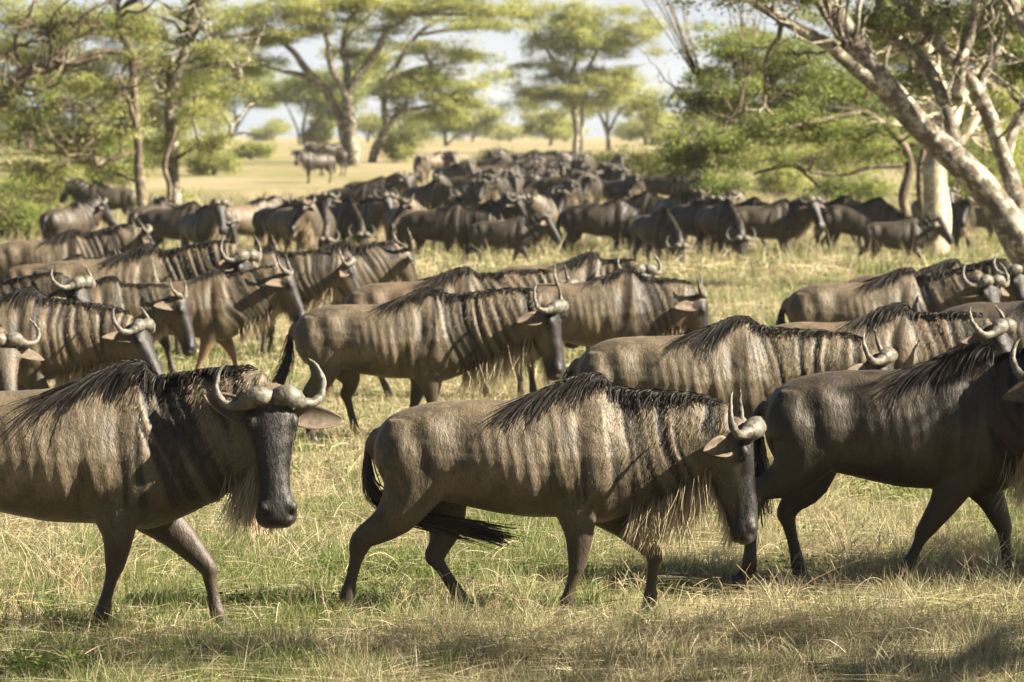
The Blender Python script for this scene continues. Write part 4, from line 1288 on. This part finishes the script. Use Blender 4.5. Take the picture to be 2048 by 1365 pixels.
# hazy acacias and scrub dotted along the edge of the plain
rt = np.random.default_rng(404)
for k, (px, s_, w_, top, lab) in enumerate([
    (420, 13, 55, 232, 'distant hazy acacia left of the open sky gap'), (545, 12, 30, 252, 'tiny distant tree under the open sky gap'), (650, 14, 45, 238, 'distant tree behind the blue-green bush'),
    (735, 15, 50, 235, 'distant tree between the two middle trunks'), (855, 13, 45, 240, 'distant tree behind the pale-faced wildebeest'), (945, 13, 40, 248, 'distant round tree left of the scrubby acacia'),
    (1020, 12, 45, 246, 'distant spreading tree in the pale gap of sky'), (1130, 13, 40, 245, 'distant tree behind the tall hazy trunk'), (1260, 12, 40, 246, 'distant tree right of the fanned fork trunk'),
    (1370, 15, 60, 232, 'distant tree above the wide dark green bush'), (1450, 17, 70, 225, 'distant tree seen through the thorn tree crown'), (330, 15, 70, 225, 'distant tree between the two left trunks')]):
    bl_ = [(px + rt.normal() * w_ * .4, top + rt.uniform(-4, 22), rt.normal(), w_ * rt.uniform(.5, .8), rt.uniform(9, 15), 170) for _ in range(4)]
    tree('acacia_tree', lab, s_, [[(px, 284, .2 * s_), (px + 2, 268, .16 * s_), (px + 3, top + 8, .08 * s_)], [(px, 276, .12 * s_, .4), (px - w_ * .4, top + 12, .06 * s_, .5)], [(px, 276, .12 * s_, .4), (px + w_ * .4, top + 10, .06 * s_, .5)]],
         bl_, cols=YELLOW, leaf=.34, per=9, seed=500 + k, twigs=4, group=G_FAR)
bush('straw-green scrub on the plain left of the lone wildebeest', 500, 33, 1.0, 1.6, 500, YELLOW, 52, .14)
bush('scrub beside the slim trunk on the plain', 430, 44, 1.3, 1.5, 700, YELLOW, 53, .12)
bush('long low scrub line at the far left of the plain', 300, 40, 1.8, 3.2, 1300, GREEN, 54, .13)
bush('dark scrub on the left plain behind the hidden wildebeest', 180, 50, 2.0, 2.4, 1100, GREEN, 55, .12)
# ------------------------------------------------------------------ the herd
G_WALK = 'wildebeest walking past in front'
G_MID = 'wildebeest of the middle rows'
G_HERD = 'wildebeest standing in the far herd'
def Lp(px, py, x0, yb, unit): return ((px - x0) / unit, (yb - py) / unit)

def setup(x0, s, deg=0, sc=1.0):
    Y = FPX / s
    return dict(x=(x0 - 1024) / s, y=Y, deg=deg, sc=sc)

def hero(label, group, pose, x0, s, sc=1.0, deg=0, coat='coat', dens=1.0, voxel=.012, seed=1):
    r = build_wildebeest(label, group, pose, coat, dens, voxel, seed)
    q = setup(x0, s, deg, sc)
    place(r, q['x'], q['y'], deg, sc)
    return r

# front row
hero('wildebeest walking in the middle of the front row, side on with its head hung low', G_WALK,
     dict(head=(1.235, -.03, 1.035), yaw=-8, pitch=83, horn='adult', mane=1.1, beard=1.15, maneside=.8, earl=.75, ear=(-.1, .75, -.6, -.2),
          legs=dict(fn=[(0.365, .30), (0.31, .10), (0.30, 0)], ff=[(0.80, .34), (0.775, .09), (0.75, 0)],
                    hn=[(-0.83, .40), (-0.895, .13), (-0.905, 0)], hf=[(-0.42, .33), (-0.27, .09), (-0.23, 0)]),
          tail=[(-.72, 0, 1.03), (-.77, -.02, .97), (-.785, -.04, .85), (-.755, -.04, .70), (-.62, 0, .585), (-.40, .03, .53), (-.20, .05, .485), (-.03, .06, .44)]),
     1020, 364, seed=2)
hero('wildebeest at left front with its black face and curled horns turned to the camera', G_WALK,
     dict(head=(1.12, -.20, 1.175), yaw=-74, pitch=76, roll=6, horn='long', hornsc=.93, mane=1.15, beard=1.1, maneside=.8, ear=(0.10, 1.0, .12, -.1), ear_r=(-.5, .85, .25, -.1), earl=1.1, fold=1.25, throat=.30, beard0=.86,
          legs=dict(fn=[(0.355, .36), (0.29, .12), (0.27, 0)], ff=[(0.79, .33), (0.84, .09), (0.87, 0)], hn=STAND['hn'], hf=STAND['hf'])),
     86, 378, sc=1.082, seed=3)
hero('dark wildebeest at right front, its face cut off by the edge, hind leg pushing off', G_WALK,
     dict(head=(.84, -.40, 1.215), yaw=-74, pitch=74, roll=5, horn='long', mane=1.1, maneside=.9, ear=(0.1, 1.0, -.05, -.2),
          legs=dict(fn=[(0.12, .33), (0.03, .14), (-.01, .04)], ff=[(0.58, .34), (0.61, .10), (0.64, 0)],
                    hn=[(-0.81, .50), (-0.83, .14), (-0.90, .02)], hf=[(-0.61, .41), (-0.54, .10), (-0.50, 0)])),
     1802, 343, sc=1.07, coat='coat_dark', seed=4)
# second row
hero('wildebeest behind the middle one, fully in view, ribs furrowed, head low beside another', G_WALK,
     dict(head=(1.45, -.06, 1.165), yaw=-22, pitch=80, horn='adult', mane=.9, beard=1.2, fold=1.2, ear=(-.1, .9, -.7, -.2),
          legs=dict(fn=[(0.45, .36), (0.44, .10), (0.46, 0)], ff=[(0.30, .36), (0.22, .10), (0.20, 0)],
                    hn=[(-0.62, .42), (-0.60, .10), (-0.58, 0)], hf=[(-0.30, .42), (-0.22, .10), (-0.2, 0)]),
          tail=[(-.72, 0, 1.03), (-.77, 0, .98), (-.79, 0, .86), (-.80, -.02, .72), (-.86, -.04, .56), (-.93, -.05, .44)]),
     760, 231, dens=.8, voxel=.013, seed=5)
hero('heavy grey wildebeest with its head dipped behind the right-hand animal of the front row', G_WALK,
     dict(head=(1.41, -.02, 1.03), yaw=-14, pitch=72, horn='adult', mane=1.0, ear=(-.3, .8, -.6, -.2), legs=WALK), 1359, 276, dens=.8, voxel=.013, seed=6)
# behind them, centre
hero('tan-backed wildebeest hidden behind the furrowed one, horns crossing just past it', G_MID,
     dict(head=(1.43, -.02, 1.15), yaw=-12, pitch=76, horn='adult', mane=.9, legs=WALK), 838, 200, coat='coat_pale', dens=.6, voxel=.016, seed=7)
hero('small-horned wildebeest standing right of the crossed horns, face in profile', G_MID,
     dict(head=(1.13, .0, 1.04), yaw=-6, pitch=82, horn='young', mane=.7, beard=.6, fold=.7, legs=STAND, ear=(-.2, .6, -.7, -.2)), 1168, 201, dens=.6, voxel=.016, seed=8)
hero('dark wildebeest at the back of the centre group, horns up against the grass', G_MID,
     dict(head=(.98, -.16, 1.13), yaw=-58, pitch=66, horn='long', mane=.9), 1106, 177, coat='coat', dens=.5, voxel=.018, seed=9)
# left group
hero('horned bull at upper left looking right, wide hooked horns and striped dark neck', G_MID,
     dict(head=(1.35, -.12, 1.235), yaw=-38, pitch=80, horn='long', mane=.9, beard=1.2, fold=1.2, legs=WALK, face=1), 208, 185, sc=1.1, dens=.7, voxel=.014, seed=10)
hero('young tan wildebeest with two short upright horns in front of the bull', G_MID,
     dict(head=(1.19, -.05, 1.09), yaw=-22, pitch=74, horn='young', mane=.6, beard=.5, fold=.7, wid=.9, ear=(-.45, .9, -.6, -.2)), 140, 198, sc=.92, coat='coat_calf', dens=.6, voxel=.015, seed=11)
hero('wildebeest with a long ear held out and heavy curved horns, above the black-faced one', G_MID,
     dict(head=(1.36, -.08, .99), yaw=-26, pitch=62, horn='long', mane=1.0, ear=(-.55, 1.0, -.5, -.2), earl=1.1, legs=WALK2), -45, 232, dens=.7, voxel=.014, seed=12)
hero('brown head with one hooked horn peeping in at the left edge', G_MID,
     dict(head=(1.10, -.25, 1.0), yaw=-72, pitch=64, horn='adult', hornsc=.95, mane=.7, face=.25), -262, 250, coat='coat_pale', dens=.7, voxel=.014, seed=13)
hero('wildebeest at left edge with pitted grey horn bosses, behind the long-eared one', G_MID,
     dict(head=(1.40, -.06, 1.25), yaw=-30, pitch=62, horn='adult', mane=.9), -151, 215, coat='coat_dark', dens=.6, voxel=.015, seed=14)
hero('rearmost wildebeest of the left group, shaggy mane, back crossing the left edge', G_MID,
     dict(head=(1.38, .06, 1.30), yaw=16, pitch=58, horn='adult', mane=1.2), 86, 142, dens=.5, voxel=.02, seed=15)
hero('young wildebeest mostly hidden, two short horn tips above the bull\'s back', G_MID,
     dict(head=(1.10, .0, 1.20), yaw=-5, pitch=66, horn='young', mane=.5, beard=0), 102, 152, sc=.82, coat='coat_calf', dens=.5, voxel=.02, seed=16)
hero('tan-faced young wildebeest looking right just past the bull\'s muzzle', G_MID,
     dict(head=(1.22, -.04, 1.26), yaw=-14, pitch=68, horn='young', mane=.6, beard=.8, ear=(-.45, .9, -.6, -.2), legs=WALK), 360, 188, sc=.92, coat='coat_calf', dens=.6, voxel=.016, seed=17)
hero('striped wildebeest with one tall pale horn between the tan-faced one and the shaggy hump', G_MID,
     dict(head=(1.34, .0, 1.13), yaw=2, pitch=66, horn='adult', hornsc=.95, mane=.9), 462, 168, dens=.5, voxel=.018, seed=18)
hero('shaggy-humped wildebeest facing away with long straight horns behind the left group', G_MID,
     dict(head=(1.18, .10, 1.20), yaw=30, pitch=70, horn='young', hornsc=1.25, mane=1.2), 617, 160, coat='coat', dens=.5, voxel=.018, seed=19)
# right group
hero('wildebeest at right with a smooth brown back and horns spread towards the tree trunk', G_MID,
     dict(head=(1.22, -.18, 1.20), yaw=-56, pitch=70, horn='long', mane=1.0), 1724, 201, dens=.6, voxel=.016, seed=20)
hero('reddish-maned wildebeest at right, tall curved horns and an ear over the dark front animal', G_MID,
     dict(head=(1.17, -.1, 1.125), yaw=-30, pitch=60, horn='long', hornsc=1.08, mane=1.0, ear=(-.6, .9, -.6, -.2), legs=WALK2), 1685, 256, coat='coat_pale', dens=.7, voxel=.014, seed=21)
hero('dark wildebeest crossing the right edge between the spread-horned and reddish-maned ones', G_MID,
     dict(head=(1.4, 0, 1.15), pitch=70), 2030, 229, coat='coat_dark', dens=.5, voxel=.016, seed=22)
hero('wildebeest horns rising at the right edge under the leaning trunk', G_MID,
     dict(head=(1.10, -.2, 1.22), yaw=-60, pitch=70, horn='long'), 1822, 188, dens=.5, voxel=.018, seed=23)

# far herd: a few kinds of pose, then copies
def far_kind(pose, seed, **kw):
    r = build_wildebeest('-', G_HERD, pose, 'coat', .22, .024, seed)
    for ch in r.children:
        if ch.name.startswith('body'):
            ch.material_slots[0].link = 'OBJECT'; ch.material_slots[0].material = M['coat']
    return r
KIND = dict(
    up=far_kind(dict(head=(1.12, 0, 1.36), yaw=0, pitch=62, horn='long', mane=.8), 31),
    out=far_kind(dict(head=(.98, -.22, 1.30), yaw=-55, pitch=60, horn='long', mane=.8), 32),
    away=far_kind(dict(head=(1.02, .20, 1.28), yaw=50, pitch=60, horn='long', mane=.8), 33),
    low=far_kind(dict(head=(1.28, 0, .95), yaw=-6, pitch=78, horn='long', mane=.8, legs=WALK), 34),
    graze=far_kind(dict(head=(1.16, -.05, .60), yaw=-10, pitch=84, horn='long', mane=.8), 35),
    turned=far_kind(dict(head=(.86, -.36, 1.28), yaw=-95, pitch=58, horn='long', mane=.8), 36),
    young=far_kind(dict(head=(1.05, 0, 1.24), yaw=-12, pitch=60, horn='young', mane=.5, beard=.5, legs=WALK2), 37))
first = {k: True for k in KIND}
lit_shade_coats = ['coat', 'coat_dark', 'coat_pale']  # dark coat paints in the far herd's shade, pale coat mostly its sunlit animals
HERD = [  # kind, x px of the barrel, px per metre, heading, size, coat (pale mostly for sunlit, dark for shaded), label
    ('out', 132, 85, 62, 1.0, 1, 'dark wildebeest rump and lit flank beside the yellow-green bush at left'),
    ('up', 222, 68, 176, 1.0, 0, 'wildebeest seen through the branches of the dark forked acacia'),
    ('low', 345, 86, 14, 1.0, 1, 'wildebeest partly behind the slim cream-barked trunk'),
    ('up', 400, 90, -35, 1.0, 1, 'dark hunched wildebeest just right of the slim cream-barked trunk'),
    ('away', 488, 83, 40, 1.02, 2, 'wildebeest with a sharp dark hump and a strip of lit hide, heading away'),
    ('turned', 592, 88, -22, 1.06, 2, 'stocky wildebeest with its muzzle raised and sunlit at the left of the far herd'),
    ('out', 600, 76, -4, 1.0, 0, 'wildebeest with a pale patch on its back behind the raised muzzle'),
    ('graze', 680, 82, -62, 1.0, 1, 'wildebeest with its head down and one ringed horn at the left of the far herd'),
    ('up', 722, 80, -58, 1.0, 2, 'wildebeest with bright short horns in the sun next to the lowered one'),
    ('turned', 812, 86, -34, 1.08, 2, 'wildebeest with a brightly sunlit bare chest facing the camera'),
    ('low', 905, 82, -38, 1.0, 0, 'wildebeest standing behind the sunlit chest, its flank half lit'),
    ('turned', 1005, 78, -26, 1.1, 2, 'wildebeest with wide horns and a glowing throat above the small one'),
    ('young', 1003, 90, -10, .86, 1, 'small dark wildebeest standing in front of the one with the glowing throat'),
    ('graze', 1195, 84, -8, 1.12, 1, 'big dark wildebeest lowering its horned head at the front of the far herd'),
    ('graze', 1310, 90, -64, .95, 1, 'wildebeest cropping grass with only its curled horns catching the sun'),
    ('up', 1340, 78, -76, 1.1, 2, 'wildebeest facing the camera with long stripes of light down its neck'),
    ('low', 1262, 75, -4, 1.05, 2, 'wildebeest with a pale sunlit back behind the big dark one'),
    ('out', 1372, 72, -62, 1.0, 1, 'wildebeest with raised pale horns under the bright green bush'),
    ('graze', 1436, 86, -36, 1.05, 1, 'dark wildebeest stretching its head down into the grass near mid right'),
    ('young', 1424, 79, -70, 1.0, 2, 'tan young wildebeest chewing grass between two larger ones'),
    ('turned', 1462, 72, -66, 1.0, 2, 'wildebeest with a lit throat at the right end of the packed herd'),
    ('out', 1524, 86, -2, 1.04, 1, 'dark wildebeest side on with wide open horns, alone in the gap of grass'),
    ('graze', 1712, 84, -4, 1.1, 1, 'wildebeest side on with a swinging tail behind the thin bent stems'),
    ('young', 1788, 90, -6, .84, 1, 'calf-sized wildebeest at the foot of the thin bent stems'),
    ('out', 1905, 82, -34, 1.0, 1, 'wildebeest looking out just right of the upright cream trunk'),
    ('up', 1962, 76, -16, 1.0, 2, 'brown wildebeest between the cream trunk and the leaning trunk'),
    ('up', 1860, 72, -40, 1.0, 1, 'wildebeest whose horn shows left of the upright cream trunk'),
    ('out', 2030, 70, -10, 1.0, 1, 'wildebeest half hidden behind the leaning trunk at the right edge'),
    ('away', 636, 47, -150, 1.05, 1, 'lone wildebeest with its head raised, left of the flat-topped acacia trunk'),
    ('up', 662, 44, 170, 1.0, 1, 'brown wildebeest standing against the flat-topped acacia trunk'),
    ('young', 640, 42, 30, 1.0, 1, 'small wildebeest behind the lone one with the raised head'),
    ('out', 845, 50, -80, 1.0, 2, 'pale-faced wildebeest far back under the stacked green acacia'),
    ('turned', 862, 47, 30, 1.0, 2, 'wildebeest with light horns behind the pale-faced one'),
    ('up', 898, 55, -50, 1.05, 1, 'dark wildebeest standing tall at the back left of the packed herd'),
    ('low', 700, 68, 8, 1.0, 1, 'wildebeest in the second rank left, curled horn over its back'),
    ('up', 735, 62, 20, 1.0, 1, 'dark-necked wildebeest in front of the bent acacia, looking away'),
    ('away', 775, 60, 30, 1.0, 1, 'wildebeest with lit throat right of the bent acacia foot'),
    ('low', 850, 66, -10, 1.0, 1, 'low-headed wildebeest behind the sunlit chest and left of the horned crowd'),
    ('turned', 880, 60, -40, 1.0, 1, 'wildebeest under the tall dark one, face in shadow'),
    ('turned', 1252, 62, -50, 1.15, 1, 'large wildebeest with round horns and a sunlit nose before the dark bush'),
    ('away', 1330, 58, 5, 1.1, 1, 'wildebeest with its back against the wide dark bush'),
    ('out', 1170, 62, -40, 1.0, 1, 'wildebeest with an S-shaped pair of horns left of the large round-horned one'),
    ('turned', 1130, 66, -55, 1.0, 1, 'wildebeest with a bright hooked horn behind the glowing throat'),
    ('out', 945, 66, -60, 1.0, 1, 'wildebeest with dark eyes in the third rank, right of the low-headed one'),
    ('turned', 985, 62, -65, 1.0, 1, 'wildebeest with sunlit nose in the third rank, above the glowing throat'),
]
rngh = np.random.default_rng(77)
HERD += [
    ('out', 560, 84, -48, 1.0, 1, 'wildebeest squeezed between the sharp dark hump and the raised muzzle'),
    ('graze', 640, 86, -80, 1.0, 1, 'wildebeest bending down just right of the raised muzzle'),
    ('turned', 752, 78, -70, .98, 1, 'wildebeest facing out between the bright short horns and the bare chest'),
    ('low', 872, 88, 12, 1.0, 1, 'dark wildebeest whose legs show right of the bare chest'),
    ('up', 950, 84, -6, 1.0, 0, 'wildebeest side on directly left of the small dark one'),
    ('turned', 1088, 80, -84, 1.04, 2, 'wildebeest head-on between the small dark one and the big dark one'),
    ('out', 1105, 74, -64, 1.02, 1, 'wildebeest in shadow behind the rump of the big dark one'),
    ('out', 1385, 84, -52, 1.04, 1, 'dark wildebeest standing between the striped neck and the tan young one'),
    ('low', 1480, 80, -14, 1.0, 1, 'wildebeest whose back shows behind the one stretching down to the grass'),
    ('away', 300, 82, 70, 1.0, 1, 'wildebeest with its rump to the camera between the two left trunks'),
    ('low', 1660, 78, -10, 1.0, 1, 'wildebeest shaded behind the one with the swinging tail'),
]
crowd_lab = 'wildebeest packed at the very back of the herd, only horns and a lit face showing'
for (x0_, x1_, n_, s0_, s1_) in ((925, 1215, 13, 56, 61), (935, 1240, 15, 50, 55), (960, 1180, 10, 46, 49)):
    for q in range(n_):
        HERD.append((['up', 'out', 'turned', 'low', 'out', 'turned'][rngh.integers(6)], x0_ + (x1_ - x0_) * (q + .5) / n_ + rngh.normal() * 5, rngh.uniform(s0_, s1_),
                     rngh.choice([-80, -60, -40, -20, 10, -100]), rngh.uniform(.94, 1.06), rngh.integers(0, 2), crowd_lab))
keep_side = ('small dark wildebeest', 'big dark wildebeest', 'dark wildebeest side on', 'wildebeest side on with a swinging', 'calf-sized', 'lone wildebeest', 'dark wildebeest rump')
HERD = [(k_, x_, s_, d_ if any(lb.startswith(q) for q in keep_side) or not -48 < d_ < 25 or s_ < 57 else d_ - 32, z_, (1 if c_ == 0 else c_), lb) for (k_, x_, s_, d_, z_, c_, lb) in HERD]  # plain coats turned dark, putting shade into the herd's colour
for kind, px, s, deg, sc, ct, lab in HERD:
    s = s * (1.14 if s > 70 else 1.07 if s > 56 else 1.0); sc = min(sc, 1.04)
    Y = FPX / s
    proto = KIND[kind]
    if first[kind]:
        r = proto; first[kind] = False; r['label'] = lab
        place(r, (px - 1024) / s, Y, deg, sc)
    else:
        r = proto.copy(); COL.objects.link(r); r['label'] = lab
        place(r, (px - 1024) / s, Y, deg, sc)
        for ch in proto.children:
            c = ch.copy(); COL.objects.link(c); c.parent = r
    r.location.z = float(ground_z(0, Y)) - .01
    for ch in r.children:
        if ch.name.startswith('body'):
            ch.material_slots[0].material = M[lit_shade_coats[ct]]
# ------------------------------------------------------------------ acacias standing just off to the right, shading the front row
def shade_tree(label, x, y, h, blobs, seed, leaf=.10, n=260):
    """blobs: (dx, dy, z, rx, rz, count)"""
    rng = np.random.default_rng(seed)
    root = empty('acacia_tree', (x, y, 0)); tag(root, label, 'tree', 'acacias beside the camera')
    acc = Acc()
    acc.add(*tube([(0, 0, -.1), (.1, 0, h * .25), (.0, .1, h * .5)], [.24, .2, .16], n=12, m=12))
    for dx, dy, z, rx, rz, c in blobs:
        kk = np.linspace(0, 1, 9)[:, None]
        st = np.array([0, .1, h * .48]); e = np.array([dx, dy, z]); mid = np.array([dx * .3, dy * .3, z * .85])
        pts = (1 - kk) ** 2 * st + 2 * kk * (1 - kk) * mid + kk ** 2 * e + rng.normal(size=(9, 3)) * .08 * kk
        acc.add(*tube(pts, np.linspace(.12, .025, 9), m=8))
        for _ in range(12):
            i = rng.integers(5, 9)
            e2 = e + rng.normal(size=3) * [rx * .5, rx * .5, rz * .5]
            acc.add(*tube(np.linspace(pts[i], e2, 5) + rng.normal(size=(5, 3)) * .05, np.linspace(.022, .006, 5), m=4))
    put('trunk', acc.mesh('trunk', M['bark_pale']), root)
    BL = [((dx, dy, z), (rx, rx * .9, rz), c) for dx, dy, z, rx, rz, c in blobs]
    V, Q, tint = leaves(rng, BL, leaf, 9, GREEN)
    put('crown', np_mesh('crown', V, [Q], M['leaf'], False, {'tint': tint}), root)
    return root

shade_tree('acacia shading the dark front animal from outside the right edge', 10.6, 25.6, 8.0,
           [(-1.9, -1.6, 4.6, .9, .26, 200), (-.9, -1.5, 4.7, .9, .26, 200), (-2.9, -1.2, 4.5, .8, .22, 90), (.2, -.7, 5.2, 1.2, .3, 220), (1.6, .6, 5.4, 1.6, .4, 200)], 61)
shade_tree('second acacia outside the right edge, nearer the camera', 7.6, 19.6, 8.0,
           [(-3.0, .6, 4.6, .9, .25, 130), (-1.5, .8, 4.7, .9, .25, 110), (.3, 1.4, 4.7, 1.0, .25, 150), (1.7, 1.7, 4.7, .9, .25, 80), (2.9, 2.0, 4.8, .9, .25, 60), (-.4, -.9, 4.9, 1.2, .28, 90), (1.4, -.6, 4.9, 1.2, .28, 70)], 62)

# ------------------------------------------------------------------ dry dusty air between the animals and the far trees
hm = bpy.data.materials.new('haze')
hm.use_nodes = True
hn = hm.node_tree.nodes; hn.clear()
ho = hn.new('ShaderNodeOutputMaterial'); hv = hn.new('ShaderNodeVolumePrincipled')
hv.inputs['Color'].default_value = (.95, .93, .88, 1)
hv.inputs['Density'].default_value = HAZE
hv.inputs['Anisotropy'].default_value = 0.3
hm.node_tree.links.new(hv.outputs[0], ho.inputs['Volume'])
hx = [(-1500, -120, -1.2), (1500, -120, -1.2), (1500, 1500, -1.2), (-1500, 1500, -1.2), (-1500, -120, 22), (1500, -120, 22), (1500, 1500, 22), (-1500, 1500, 22)]
hq = np.array([(0, 3, 2, 1), (4, 5, 6, 7), (0, 1, 5, 4), (1, 2, 6, 5), (2, 3, 7, 6), (3, 0, 4, 7)])
C.cycles.volume_bounces = 0
if HAZE > 0: tag(put('haze', np_mesh('haze', hx, [hq], hm, False)), 'pale dusty air', None, None, 'stuff')
